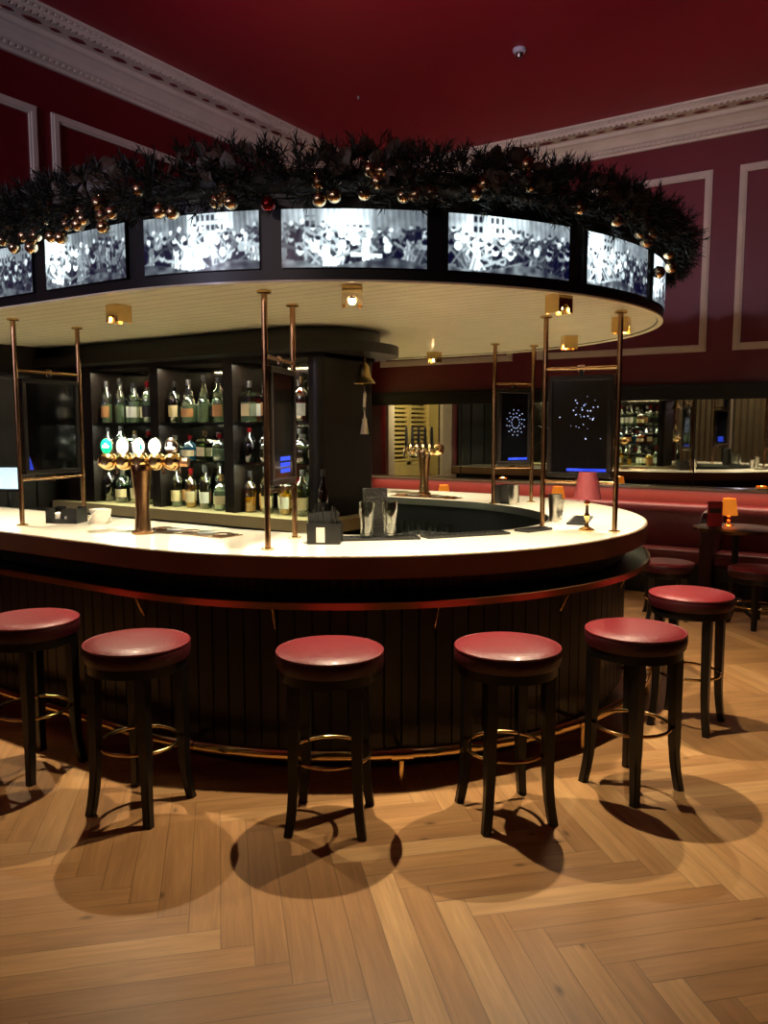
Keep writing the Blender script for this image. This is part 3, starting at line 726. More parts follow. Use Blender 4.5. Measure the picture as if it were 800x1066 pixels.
# ------------------------------------------------------------------ pole frames and hanging screens
def pole_frame(outer, inner, label, slabel, content):
    ou, iv = Vector(outer), Vector(inner)
    c = (ou + iv) / 2; d = iv - ou; L = d.length; ang = math.atan2(d.y, d.x)
    base = tag(empty('pole_frame', (c.x, c.y, ZB), ang), label, 'brass frame', 'brass pole frames between counter and canopy')
    H_ = ZS - ZB
    for s in (-1, 1):
        bm = bmesh.new(); tube(bm, [(s * L / 2, 0, 0.003), (s * L / 2, 0, H_ - .003)], .0145, 12)
        p = new_obj('pole', bm, M_oldbrass, base, True)
        for z0, z1 in ((.0, .008), (H_ - .012, H_ - .001)):
            bm = bmesh.new(); lathe(bm, [(.034, z0), (.034, z1 - .002), (.026, z1)], 20, M=Matrix.Translation((s * L / 2, 0, 0))); new_obj('flange', bm, M_brass, p, True)
    for z in (.275, .915):
        bm = bmesh.new(); tube(bm, [(-L / 2, 0, z), (L / 2, 0, z)], .010, 10)
        bx(bm, -.02, .02, -.006, .006, z - .02, z + .018)
        new_obj('cross_rail', bm, M_oldbrass, base, True)
    scr = tag(empty('hanging_screen', (c.x, c.y, ZB + .30), ang), slabel, 'screen', 'dark screens hung in the pole frames')
    W_, HH = L - .05, .575
    bm = bmesh.new(); b = .028
    bx(bm, -W_ / 2, W_ / 2, -.022, .022, 0, b); bx(bm, -W_ / 2, W_ / 2, -.022, .022, HH - b, HH); bx(bm, -W_ / 2, -W_ / 2 + b, -.022, .022, b, HH - b); bx(bm, W_ / 2 - b, W_ / 2, -.022, .022, b, HH - b)
    for z in (HH,): bx(bm, -.012, .012, -.008, .008, HH, HH + .035)
    bevel_all(bm, .003, 1)
    new_obj('screen_frame', bm, M_wood, scr)
    bm = bmesh.new(); bx(bm, -W_ / 2 + b, W_ / 2 - b, -.014, .014, b, HH - b); dsp = new_obj('display', bm, M_screen, scr)
    rr = random.Random(len(content) * 7 + int(abs(outer[0]) * 10))
    ww, hh = W_ - 2 * b, HH - 2 * b
    def patch(name, items, m_):  # thin emissive shapes laid on both faces of the pane
        bm = bmesh.new()
        for x0, x1, z0, z1 in items:
            for s in (-1, 1): bx(bm, x0, x1, s * .0147 - .0004, s * .0147 + .0004, z0, z1)
        new_obj(name, bm, m_, dsp)
    if 'burst' in content:
        its = []
        for k in range(12):
            for q in range(3):
                a = 2 * PI * k / 12 + .15 * q; r_ = .035 + .022 * q; x = r_ * math.cos(a) - .01; z = HH * .56 + r_ * 1.25 * math.sin(a); s_ = .0022
                its.append((x - s_, x + s_, z - s_ * 1.5, z + s_ * 1.5))
        patch('dot_burst', its, M_dots)
    if 'scatter' in content:
        its = []
        for k in range(34):
            x = rr.gauss(-.02, .05); z = HH * .62 + rr.gauss(0, .06); s_ = rr.choice([.0015, .002, .003])
            if abs(x) < ww / 2 - .01: its.append((x - s_, x + s_, z - s_, z + s_))
        patch('dot_scatter', its, M_dots)
    if 'base' in content:
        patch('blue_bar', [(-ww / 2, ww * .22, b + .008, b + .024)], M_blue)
    if 'tall' in content:
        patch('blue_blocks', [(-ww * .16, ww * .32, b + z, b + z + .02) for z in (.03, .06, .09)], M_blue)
    if 'wedge' in content:
        bm = bmesh.new(); x0 = -ww / 2 + .004
        for s in (-1, 1):
            y = s * .0148
            f = [bm.verts.new(c_) for c_ in ((x0, y, b + .002), (x0 + .03, y, b + .002), (x0 + .002, y, b + .085))]; bm.faces.new(f)
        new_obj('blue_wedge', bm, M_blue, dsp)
def rel(r, a): return (CU + r * math.cos(math.radians(a)), CV + r * math.sin(math.radians(a)))
pole_frame((-4.42, 2.78), (-4.46, 3.24), 'brass pole pair with cross rails at the left end of the bar', 'dark framed screen hung between the leftmost brass poles above the black caddy', 'wedge')
pole_frame((-2.555, 2.872), (-2.71, 3.262), 'brass pole pair seen edge on beside the black napkin caddy', 'dark framed screen seen nearly edge on with small blue blocks', 'tall')
pole_frame((-1.36, 4.43), (-1.775, 4.39), 'brass pole pair at the rounded right end of the bar by the red lamp', 'large dark framed screen at the right end of the bar, above the red lamp', 'scatterbase')
pole_frame((-2.47, 5.87), (-2.665, 5.59), 'brass pole pair on the far side of the bar', 'dark framed screen on the far side of the bar with a round dot burst', 'burstbase')

# ------------------------------------------------------------------ canopy lamps
def make_lamp(loc, rz, label, power):
    base = tag(empty('canopy_downlight', loc, rz), label, 'ceiling light', 'brass cube downlights under the canopy')
    s = .046; h = .088; t = .004
    bm = bmesh.new()
    # four walls, two with an arched opening
    def arch_wall(M):
        n = 10; r_ = .026; zc = -h + .012
        outer = [(-s, -h), (-s, 0), (s, 0), (s, -h), (r_, -h), (r_, zc)]
        arc = [(r_ * math.cos(PI * k / n), zc + r_ * 1.05 * math.sin(PI * k / n)) for k in range(1, n)]
        poly = outer + arc + [(-r_, zc), (-r_, -h)]
        a = [bm.verts.new(M @ Vector((x, 0, z))) for x, z in poly]; b_ = [bm.verts.new(M @ Vector((x, t, z))) for x, z in poly]
        bm.faces.new(a); bm.faces.new(b_)
        for i in range(len(poly)): bm.faces.new((a[i], a[(i + 1) % len(poly)], b_[(i + 1) % len(poly)], b_[i]))
    arch_wall(Matrix.Translation((0, -s, 0)))
    arch_wall(Matrix.Rotation(PI, 4, 'Z') @ Matrix.Translation((0, -s, 0)))
    bx(bm, -s, -s + t, -s + t, s - t, -h, 0); bx(bm, s - t, s, -s + t, s - t, -h, 0)
    bx(bm, -s + t, s - t, -s + t, s - t, -.006, 0)
    new_obj('cube_housing', bm, M_brass, base)
    bm = bmesh.new(); lathe(bm, [(.02, -.006), (.02, -.05), (.017, -.055)], 16); new_obj('lamp_holder', bm, M_plastic, base, True)
    bm = bmesh.new(); lathe(bm, [(.006, -.05), (.016, -.056), (.018, -.066), (.012, -.078), (0, -.082)], 16); new_obj('bulb', bm, M_bulb, base, True)
    sp = spot((loc[0], loc[1], loc[2] - h - .006), power, WARM, 110, 1.0, .014)
    return base
LP = [((-3.50, 2.80), 'brass cube downlight under the canopy, leftmost, above the beer taps', 1),
      ((-2.15, 3.01), 'brass cube downlight under the canopy above the two tall glasses', 1),
      ((-1.45, 3.74), 'brass cube downlight under the canopy between the middle and right screens', 1),
      ((-1.44, 4.70), 'brass cube downlight under the canopy behind the rightmost pole', 1),
      ((-2.03, 5.45), 'brass cube downlight below the far edge of the canopy, right of the far poles', 1),
      ((-3.40, 5.95), 'small brass cube downlight under the far canopy above the second beer tap', 1),
      ((-4.95, 2.80), 'brass cube downlight beyond the left edge of the view', 1)]
LAMP_W = 200
for (p, lab, k) in LP:
    a = math.atan2(p[1] - CV, max(p[0] - CU, 0.0001)) if p[0] > CU else (-PI / 2 if p[1] < CV else PI / 2)
    make_lamp((p[0], p[1], ZS - .001), a + PI / 2, lab, LAMP_W * k)

# ------------------------------------------------------------------ bar stools
def leg_bm(sx, sy, H_, r0, r1, w0=.0235, w1=.018):
    # square section leg along a diagonal, straight above and kicking out at the foot
    bm = bmesh.new(); n = 14; rings = []
    for k in range(n + 1):
        t = k / n; z = H_ * (1 - t)
        low = max(0, (t - .62) / .38)
        r = r0 + (r1 - r0) * (.25 * t + .75 * low ** 2)
        w_ = w0 + (w1 - w0) * t
        c = Vector((sx * r * .7071, sy * r * .7071, z))
        rings.append([bm.verts.new(c + Vector((a * w_, b_ * w_, 0))) for a, b_ in ((-1, -1), (1, -1), (1, 1), (-1, 1))])
    for A, B in zip(rings, rings[1:]):
        for k in range(4): bm.faces.new((A[k], A[(k + 1) % 4], B[(k + 1) % 4], B[k]))
    bm.faces.new(rings[0]); bm.faces.new(rings[-1])
    bmesh.ops.bevel(bm, geom=[e for e in bm.edges if abs((e.verts[0].co - e.verts[1].co).z) > .02], offset=.004, segments=2, affect='EDGES')
    return bm
def make_stool(H_=.755, R_=.225, ringz=.298, name='bar_stool'):
    base = empty(name)
    bm = bmesh.new(); lathe(bm, [(0, H_ - .002), (R_ * .35, H_), (R_ * .7, H_ - .003), (R_ * .9, H_ - .009), (R_ * .965, H_ - .017)], 48, cap=False)
    new_obj('seat_top', bm, M_leather, base, True)
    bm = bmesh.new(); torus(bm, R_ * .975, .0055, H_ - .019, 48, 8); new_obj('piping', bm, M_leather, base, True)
    bm = bmesh.new(); lathe(bm, [(R_ * .968, H_ - .018), (R_ * 1.0, H_ - .035), (R_ * 1.0, H_ - .06), (R_ * .975, H_ - .082), (R_ * .93, H_ - .085)], 48, cap=False); new_obj('seat_band', bm, M_leather_d, base, True)  # same leather as the top, unlit side painted darker
    bm = bmesh.new(); lathe(bm, [(0, H_ - .084), (R_ * .93, H_ - .084), (R_ * .93, H_ - .125), (R_ * .86, H_ - .130), (0, H_ - .130)], 40, cap=False); new_obj('apron', bm, M_black, base, True)
    for sx, sy in ((1, 1), (1, -1), (-1, 1), (-1, -1)):
        new_obj('leg', leg_bm(sx, sy, H_ - .12, R_ * .80, R_ * .95), M_black, base, True)
    bm = bmesh.new(); torus(bm, R_ * .80 - .012, .008, ringz, 48, 10); new_obj('foot_ring', bm, M_brass, base, True)
    return base
stool = make_stool()
ST = [((-3.49, 2.21), 5, 'red topped bar stool cut by the left edge of the view'),
      ((-2.73, 2.22), 12, 'red topped bar stool below the beer taps, second from the left'),
      ((-1.96, 2.575), 28, 'red topped bar stool nearest the middle of the bar, below the largest lit picture'),
      ((-1.37, 3.035), 49, 'red topped bar stool right of the middle, before the bend of the foot rail'),
      ((-.995, 3.60), 66, 'red topped bar stool overlapping the one behind it at the right end of the bar'),
      ((-.965, 4.57), 86, 'farthest red topped bar stool at the right end of the bar')]
for i, ((x, y), a, lab) in enumerate(ST):
    o = stool if i == 0 else dup_tree(stool)
    o.location = (x, y, 0); o.rotation_euler = (0, 0, math.radians(a)); tag(o, lab, 'bar stool', 'red topped stools around the bar')
low = make_stool(.50, .235, .17, 'low_stool')
for i, ((x, y), a, lab) in enumerate([((-1.72, 7.12), 20, 'low round stool with dark red seat, just behind the end of the bar ledge'), ((-1.0, 7.22), 50, 'low round stool with dark red seat in front of the small round table')]):
    o = low if i == 0 else dup_tree(low); o.location = (x, y, 0); o.rotation_euler = (0, 0, math.radians(a)); tag(o, lab, 'stool', 'low stools at the banquette')

# ------------------------------------------------------------------ banquette, ledge and mirror on the far wall
bq = tag(empty('banquette', (-1.0, VB, 0)), 'long red leather banquette seat along the mirrored wall', 'sofa')
def bq_part(name, bm, m, sm=False):
    for v in bm.verts: v.co -= Vector((-1.0, VB, 0))
    return new_obj(name, bm, m, bq, sm)
U0, U1 = UL + .4, UR - .05
def sweep_u(prof, u0, u1, n=2):
    bm = bmesh.new(); R_ = []
    for k in range(n): R_.append([bm.verts.new((u0 + (u1 - u0) * k / (n - 1), y, z)) for y, z in prof])
    for A, B in zip(R_, R_[1:]):
        for i in range(len(prof)): bm.faces.new((A[i], A[(i + 1) % len(prof)], B[(i + 1) % len(prof)], B[i]))
    bm.faces.new(R_[0]); bm.faces.new(R_[-1]); return bm
def rr_prof(y0, y1, z0, z1, r, n=5):
    p = []
    for cx, cz, a0 in ((y1 - r, z1 - r, 0), (y0 + r, z1 - r, PI / 2), (y0 + r, z0 + r, PI), (y1 - r, z0 + r, 3 * PI / 2)):
        for k in range(n + 1): a = a0 + PI / 2 * k / n; p.append((cx + r * math.cos(a), cz + r * math.sin(a)))
    return p
bq_part('base', sweep_u([(8.10, 0), (8.10, .32), (8.55, .32), (8.55, 0)], U0, U1), M_black)
SEG = [(U0, -3.55), (-3.54, -1.64), (-1.50, .45), (.46, 2.2)]
for a, b_ in SEG:
    bq_part('seat_cushion', sweep_u(rr_prof(8.03, 8.45, .32, .46, .045), a, b_), M_leather, True)
    back = [(8.40, .44), (8.395, .55), (8.40, .68), (8.42, .78), (8.455, .845), (8.50, .875), (8.56, .88), (8.60, .86), (8.60, .44)]
    bq_part('backrest', sweep_u(back, a, b_), M_leather, True)
# booth divider
bm = bmesh.new(); prof = []
pr = [(7.99, 0), (7.99, .74), (8.0, .79), (8.04, .83), (8.09, .845), (8.30, .86), (8.42, .88), (8.42, 0)]
a = [bm.verts.new((-1.635, y, z)) for y, z in pr]; b_ = [bm.verts.new((-1.505, y, z)) for y, z in pr]
for i in range(len(pr)): bm.faces.new((a[i], a[(i + 1) % len(pr)], b_[(i + 1) % len(pr)], b_[i]))
bm.faces.new(a); bm.faces.new(b_); bevel_all(bm, .02, 3); bq_part('booth_divider', bm, M_leather_d, True)
lg = tag(new_obj('wall_ledge', sweep_u([(8.50, 1.02), (8.50, 1.045), (VB, 1.045), (VB, 1.02)], UL + .01, UR - .01), M_top), 'cream topped ledge running along the foot of the wall mirror above the banquette', 'ledge')
bm = bmesh.new(); bx(bm, UL + .02, UR - .02, 8.605, VB - .002, .3, 1.019); struct(new_obj('trim_%d' % TRIM_N[0], bm, mat('rose_panel', (112, 48, 42), .4))); TRIM_N[0] += 1
bm = bmesh.new(); bx(bm, UL + .05, UR - .05, VB - .022, VB - .012, 1.047, 1.94)
mir = tag(new_obj('wall_mirror', bm, M_mirror), 'long wall mirror above the banquette reflecting the far side of the bar', 'mirror')
bm = bmesh.new()
for uu in (-4.55, -3.2, -1.85, -.5, .85): bx(bm, uu - .006, uu + .006, VB - .026, VB - .021, 1.047, 1.94)
new_obj('mirror_joint', bm, M_wood, mir)
# strip lamp under the ledge nose
area((-1.0, 8.53, 1.012), (-1.0, 8.50, 0), 24, 9.6, .02, (1.0, .62, .42), rotz=0)

# round cafe tables, lamps and menus on them
def cafe_table(x, y, label):
    b0 = tag(empty('cafe_table', (x, y, 0)), label, 'table', 'small round tables at the banquette')
    bm = bmesh.new(); lathe(bm, [(0, .745), (.345, .745), (.352, .755), (.352, .765), (.345, .77), (0, .77)], 40, cap=False); new_obj('table_top', bm, M_wood, b0, True)
    bm = bmesh.new(); lathe(bm, [(.350, .743), (.362, .745), (.362, .772), (.350, .774)], 40, cap=False); new_obj('brass_edge', bm, M_oldbrass, b0, True)
    bm = bmesh.new(); lathe(bm, [(.03, .744), (.10, .74), (.035, .70), (.026, .5), (.03, .2), (.05, .06)], 20); new_obj('pedestal', bm, M_plastic, b0, True)
    for k in range(4):
        a = PI / 4 + k * PI / 2; bm = bmesh.new(); tube(bm, [(.03 * math.cos(a), .03 * math.sin(a), .12), (.14 * math.cos(a), .14 * math.sin(a), .07), (.26 * math.cos(a), .26 * math.sin(a), .018)], .016, 8, radii=[.022, .018, .014]); new_obj('foot', bm, M_plastic, b0, True)
def table_lamp(x, y, z, h, m, label, cat='lamp', rb_=.078, rt=.048, sh=.15, power=0, name='table_lamp', col=None):
    b0 = tag(empty(name, (x, y, z)), label, cat)
    k = h - sh
    bm = bmesh.new(); lathe(bm, [(0, 0), (.045, 0), (.046, .006), (.034, .014), (.014, .024), (.009, .05), (.014, k * .42), (.018, k * .48), (.009, k * .58), (.008, k * .8), (.018, k * .86), (.012, k * .95), (.008, k + .03)], 24); new_obj('lamp_stem', bm, M_brass, b0, True)
    bm = bmesh.new(); prof = [(rb_, k), (rt, h), (rt - .003, h), (rb_ - .003, k)]; lathe(bm, prof + [prof[0]], 36, cap=False); lathe(bm, [(.006, h - .02), (rt - .002, h - .018)], 12, cap=False)
    new_obj('lamp_shade', bm, m, b0, True)
    bm = bmesh.new(); lathe(bm, [(.008, k + .03), (.02, k + .06), (.012, k + .09), (0, k + .095)], 14); new_obj('bulb', bm, M_bulb if power else M_white, b0, True)
    if power:
        d = bpy.data.lights.new('lamp_light', 'POINT'); d.energy = power; d.color = col or (1, .5, .18); d.shadow_soft_size = .03
        o = bpy.data.objects.new('lamp_light', d); COL.objects.link(o); o.location = (x, y, z + k + .12 if k + .12 < h else z + h + .02)
cafe_table(-1.25, 7.62, 'small round brass edged table with orange lamp at the right edge of the view')
cafe_table(-4.28, 7.62, 'small round table beyond the second beer tap')
cafe_table(-2.95, 7.55, 'small round table behind the red lamp on the bar')
table_lamp(-1.33, 7.70, .77, .25, M_orange, 'orange lit table lamp on the round table at the right', sh=.15, rb_=.075, rt=.055, power=1.2)
table_lamp(-4.35, 7.85, .77, .245, M_orange, 'orange lit table lamp left of the far poles, beyond the second beer tap', sh=.14, rb_=.075, rt=.05, power=1.0)
table_lamp(-2.92, 7.62, .77, .30, M_orange, 'orange lit table lamp half hidden behind the red bar lamp', sh=.15, rb_=.078, rt=.05, power=1.0)
def menu(x, y, z, rz, m, label, w_=.11, h_=.2):
    bm = bmesh.new(); bx(bm, -w_ / 2, w_ / 2, -.03, -.024, 0, h_, 0, None); bx(bm, -w_ / 2, w_ / 2, .024, .03, 0, h_); bx(bm, -w_ / 2, w_ / 2, -.03, .03, h_ - .006, h_)
    bx(bm, -w_ / 2 + .01, w_ / 2 - .01, -.0315, -.030, h_ * .55, h_ * .75, 1); o = new_obj('tent_menu', bm, [m, M_leather_d]); o.location = (x, y, z); o.rotation_euler = (0, 0, rz)
    return tag(o, label, 'menu', 'red tent menus on the tables')
M_redcard = mat('red_card', (170, 24, 26), .5)
menu(-1.43, 7.60, .772, .3, M_redcard, 'red tent menu card left of the orange lamp on the right table', .12, .22)
menu(-4.22, 7.82, .772, .3, M_plastic, 'small black card stand beside the far left orange lamp', .07, .10)
menu(-3.08, 7.70, .772, .2, M_redcard, 'red tent menu card on the table behind the red bar lamp', .11, .2)

# ------------------------------------------------------------------ things on the bar
table_lamp(-1.511, 4.40, ZB, .335, M_pink, 'brass table lamp with dusty red shade on the right end of the bar', sh=.155, rb_=.078, rt=.050)
def beer_tap(x, y, rz, n, lens, label, lever_h=.13):
    b0 = tag(empty('beer_tap_tower', (x, y, ZB), rz), label, 'beer tap')
    bm = bmesh.new(); lathe(bm, [(0, 0), (.062, 0), (.062, .012), (.045, .02), (.043, .05), (.036, .12), (.040, .20), (.048, .28), (.054, .34), (.060, .375), (.045, .41), (.02, .425), (0, .428)], 28, cap=False)
    new_obj('column', bm, M_oldbrass, b0, True)
    L = .092 * n
    bm = bmesh.new(); tube(bm, [(-L / 2 - .01, 0, .395), (L / 2 + .04, 0, .395)], .024, 14); new_obj('cross_pipe', bm, M_copper, b0, True)
    for k in range(n):
        xx = -L / 2 + .046 + .092 * k
        bm = bmesh.new()
        R_ = Matrix.Translation((xx, 0, .40)) @ Matrix.Rotation(PI / 2, 4, 'X')
        lathe(bm, [(0, .052), (.024, .055), (.042, .042), (.050, .018), (.050, -.018), (.042, -.042), (.022, -.05), (0, -.052)], 22, M=R_, cap=False)
        bd = new_obj('tap_body', bm, M_brass, b0, True)
        bm = bmesh.new(); tube(bm, [(xx, .04, .40), (xx, .075, .40), (xx, .085, .37), (xx, .085, .325)], .009, 8); new_obj('spout', bm, M_chrome, b0, True)
        bm = bmesh.new(); tube(bm, [(xx, .055, .405), (xx, .06, .45), (xx, .062, .45 + lever_h)], .008, 8, radii=[.007, .016, .010]); new_obj('lever', bm, M_plastic, b0, True)
        if lens[k] is not None:
            RM = Matrix.Translation((xx, -.018, .482)) @ Matrix.Rotation(PI / 2, 4, 'X') @ Matrix.Diagonal((1, 1.22, 1, 1))
            bm = bmesh.new(); lathe(bm, [(0, -.012), (.034, -.012), (.037, -.004), (.037, .006), (.034, .010)], 28, M=RM, cap=False); tube(bm, [(xx, 0, .43), (xx, -.01, .455)], .008, 8)
            h = new_obj('lens_housing', bm, M_chrome, bd, True)
            bm = bmesh.new(); lathe(bm, [(.034, .008), (.028, .014), (.015, .018), (0, .019)], 28, M=RM, cap=False)
            ln = new_obj('lens', bm, lens[k], bd, True); ln['label'] = 'round lit badge'
    return b0
t1 = beer_tap(-3.52, 2.93, .45, 5, [M_lens_g, M_lens_w, M_lens_w, M_lens_w, M_chrome], 'brass beer tap tower with lit round badges on the left of the bar', .05)
# stout-style badge mark: small dark glass silhouette on the last badge and green edge on the third
def badge_mark(tower, k, n, boxes, m):
    xx = -.092 * n / 2 + .046 + .092 * k; bm = bmesh.new()
    for x0, x1, z0, z1 in boxes: bx(bm, xx + x0, xx + x1, -.0385, -.0372, .482 + z0, .482 + z1)
    new_obj('badge_mark', bm, m, tower)
badge_mark(t1, 0, 5, [(-.018, .018, -.008, .004), (-.007, .007, .004, .014)], M_lens_w)
badge_mark(t1, 4, 5, [(-.026, .026, -.016, -.004), (-.010, .010, -.004, .022)], M_lens_w)
badge_mark(t1, 2, 5, [(.012, .026, -.020, .012)], M_lens_g)
t2 = beer_tap(-3.54, 6.03, 2.75, 5, [None] * 5, 'brass beer tap tower with black levers on the far side of the bar', .14)
# drip tray
def drip_tray(x, y, rz, label, L=.62, W_=.17):
    b0 = tag(empty('drip_tray', (x, y, ZB), rz), label, 'drip tray', 'drip trays below the beer taps')
    bm = bmesh.new(); bx(bm, -L / 2, L / 2, -W_ / 2, W_ / 2, 0, .006); bevel_all(bm, .002, 1); new_obj('tray_plate', bm, M_oldbrass, b0)
    for k in range(5):
        xx = -L / 2 + .07 + k * (L - .14) / 4; bm = bmesh.new()
        lathe(bm, [(0, .007), (.05, .007), (.05, .0095), (0, .0095)], 24, M=Matrix.Translation((xx, 0, 0)), cap=False); torus(bm, .052, .004, .010, 28, 6, xx, 0); new_obj('glass_stand', bm, M_steel if k % 2 else M_oldbrass, b0, True)
drip_tray(-3.32, 3.10, 0, 'brass drip tray with round glass stands below the lit beer taps')
drip_tray(-3.40, 5.82, 0, 'dark drip tray on the far side of the bar')

def caddy(x, y, rz, label, contents, w_=.16, d_=.12, h_=.105):
    b0 = tag(empty('bar_caddy', (x, y, ZB), rz), label, 'caddy')
    bm = bmesh.new(); t = .004
    bx(bm, -w_ / 2, w_ / 2, -d_ / 2, d_ / 2, 0, t)
    for s in (-1, 1):
        bx(bm, s * w_ / 2 - t / 2, s * w_ / 2 + t / 2, -d_ / 2, d_ / 2, t, h_ * (1 if 'slots' not in contents else .95))
        if 'slots' in contents:
            for q in (-1, 1): bx(bm, q * w_ / 2 * .99 - (w_ * .3 if q > 0 else 0), q * w_ / 2 * .99 + (w_ * .3 if q < 0 else 0), s * d_ / 2 - t / 2, s * d_ / 2 + t / 2, t, h_)
            bx(bm, -w_ / 2, w_ / 2, s * d_ / 2 - t / 2, s * d_ / 2 + t / 2, t, h_ * .3)
        else: bx(bm, -w_ / 2, w_ / 2, s * d_ / 2 - t / 2, s * d_ / 2 + t / 2, t, h_)
    bx(bm, -t / 2, t / 2, -d_ / 2, d_ / 2, t, h_ * .9)
    new_obj('caddy_box', bm, M_plastic, b0)
    if 'napkins' in contents:
        bm = bmesh.new(); bx(bm, -w_ * .42, -w_ * .06, -d_ * .4, d_ * .4, t, h_ * .62); bx(bm, w_ * .06, w_ * .42, -d_ * .4, d_ * .4, t, h_ * .45); bevel_all(bm, .003, 1)
        n_ = tag(new_obj('paper_napkins', bm, M_white), 'white paper napkins inside the left black caddy', 'napkins'); n_.location = (x, y, ZB); n_.rotation_euler = (0, 0, rz)
    if 'label' in contents:
        bm = bmesh.new(); bx(bm, -w_ * .22, w_ * .04, -d_ / 2 - .004, -d_ / 2 - .002, h_ * .1, h_ * .82); new_obj('white_card', bm, M_white, b0)
    if 'straws' in contents:
        rs = random.Random(5)
        bm = bmesh.new()
        for k in range(26):
            xx, yy = rs.uniform(-w_ * .4, w_ * .4), rs.uniform(-d_ * .38, d_ * .38); dx, dy = rs.uniform(-.02, .02), rs.uniform(-.02, .02)
            tube(bm, [(xx, yy, .006), (xx + dx, yy + dy, rs.uniform(.13, .19))], .003, 6)
        o = tag(new_obj('black_straws', bm, M_plastic), 'bunch of black straws standing in the caddy beside the middle poles', 'straws', kind='stuff'); o.location = (x, y, ZB); o.rotation_euler = (0, 0, rz)
        bm = bmesh.new(); 
        for k in range(7):
            bx(bm, -.055, .055, -.0012, .0012, 0, .15, 0, Matrix.Translation((-.01, -.035 + .009 * k, .006)) @ Matrix.Rotation(rs.uniform(-.12, .12), 4, 'X') @ Matrix.Rotation(rs.uniform(-.2, .1), 4, 'Y'))
        o = tag(new_obj('black_napkins', bm, M_rubber), 'fanned black paper napkins standing in the caddy beside the middle poles', 'napkins', kind='stuff'); o.location = (x, y, ZB); o.rotation_euler = (0, 0, rz)
caddy(-2.46, 3.20, math.radians(30), 'black caddy with a white card and black straws beside the middle brass poles', 'labelstraws', .165, .13, .105)
caddy(-4.33, 3.02, math.radians(25), 'black slotted caddy of white napkins between the leftmost brass poles', 'slotsnapkins', .20, .13, .095)
caddy(-2.62, 5.72, math.radians(60), 'black caddy between the far brass poles', 'plain', .17, .12, .14)
# folded napkin pile
b0 = tag(empty('napkin_pile', (-4.11, 3.10, ZB), .4), 'small pile of fanned white cocktail napkins right of the left caddy', 'napkins', kind=None)
bm = bmesh.new()
for k in range(12):
    bx(bm, -.055, .055, -.055, .055, .0, .006, 0, Matrix.Translation((0, 0, .001 + .0075 * k)) @ Matrix.Rotation(.09 * k, 4, 'Z') @ Matrix.Diagonal((1 - .02 * abs(k - 5), 1 - .02 * abs(k - 5), 1, 1)))
new_obj('folded_napkins', bm, M_white, b0)
# tall glasses
def tall_glass(x, y, z, label, h=.185):
    b0 = tag(empty('tall_glass', (x, y, z)), label, 'glass', 'tall glasses on the bar mat')
    bm = bmesh.new(); lathe(bm, [(0, .0), (.030, 0), (.032, .004), (.034, .06), (.042, .13), (.040, h), (.038, h), (.040, .13), (.031, .06), (.029, .02), (0, .016)], 26, cap=False); new_obj('glass_body', bm, M_glass, b0, True)
    bm = bmesh.new(); lathe(bm, [(0, .001), (.0315, .001), (.0325, .016), (0, .0165)], 26, cap=False); new_obj('glass_base', bm, thin_glass('thick_glass', (215, 218, 205), .45), b0, True)
tall_glass(-2.355, 3.42, ZB + .013, 'left of two upturned tall glasses on the black bar mat')
tall_glass(-2.262, 3.50, ZB + .013, 'right of two upturned tall glasses on the black bar mat')
def mat_obj(x, y, rz, L, W_, label, h=.012):
    bm = bmesh.new(); bx(bm, -L / 2, L / 2, -W_ / 2, W_ / 2, 0, .006); bx(bm, -L / 2, L / 2, -W_ / 2, -W_ / 2 + .012, .006, h); bx(bm, -L / 2, L / 2, W_ / 2 - .012, W_ / 2, .006, h); bx(bm, -L / 2, -L / 2 + .012, -W_ / 2 + .012, W_ / 2 - .012, .006, h); bx(bm, L / 2 - .012, L / 2, -W_ / 2 + .012, W_ / 2 - .012, .006, h)
    n = int(L / .03)
    for k in range(1, n): bx(bm, -L / 2 + k * L / n - .003, -L / 2 + k * L / n + .003, -W_ / 2 + .012, W_ / 2 - .012, .006, .0095)
    bx_ = new_obj('bar_mat', bm, M_rubber); bx_.location = (x, y, ZB + .0005); bx_.rotation_euler = (0, 0, rz); return tag(bx_, label, 'bar mat', 'black rubber bar mats')
mat_obj(-2.32, 3.45, math.radians(43), .46, .13, 'black rubber bar mat under the two tall glasses')
mat_obj(-1.985, 3.83, math.radians(56), .50, .10, 'long black rubber bar mat along the inner edge, right of the tall glasses')
mat_obj(-1.765, 4.24, math.radians(75), .22, .10, 'short black rubber bar mat at the foot of the right poles')
mat_obj(-1.70, 4.83, math.radians(104), .44, .12, 'black rubber bar mat behind the red lamp')
# stack of menus behind the glasses
b0 = tag(empty('menu_stack', (-2.42, 3.60, ZB), math.radians(50)), 'upright block of black quilted menus behind the tall glasses', 'menus')
bm = bmesh.new()
M_quilt = mat('quilted_black_cover', (38, 35, 33), .35, .4, bump=1.0, bscale=70)
for k in range(5): bx(bm, -.062, .062, -.03 + .012 * k, -.021 + .012 * k, .004, .255, 0, Matrix.Rotation(math.radians(-3), 4, 'X'))
new_obj('menu_cover', bm, M_quilt, b0)
bm = bmesh.new(); bx(bm, -.07, .07, -.045, .045, 0, .004); bx(bm, -.07, .07, -.045, -.041, .004, .05); bx(bm, -.07, .07, .041, .045, .004, .05); new_obj('stand', bm, M_plastic, b0)
# metal shakers by the right poles
for (x, y, h, lab) in ((-1.83, 4.73, .17, 'taller steel cocktail tin beside the right brass poles'), (-1.86, 4.85, .13, 'shorter steel cocktail tin behind the taller one'), (-2.50, 5.60, .15, 'steel cocktail tin at the foot of the far poles')):
    bm = bmesh.new(); lathe(bm, [(0, 0), (.030, 0), (.032, .005), (.044, h), (.042, h), (.030, .008), (0, .008)], 24, cap=False); o = new_obj('cocktail_tin', bm, M_steel, None, True); o.location = (x, y, ZB + .001); tag(o, lab, 'shaker', 'steel cocktail tins')
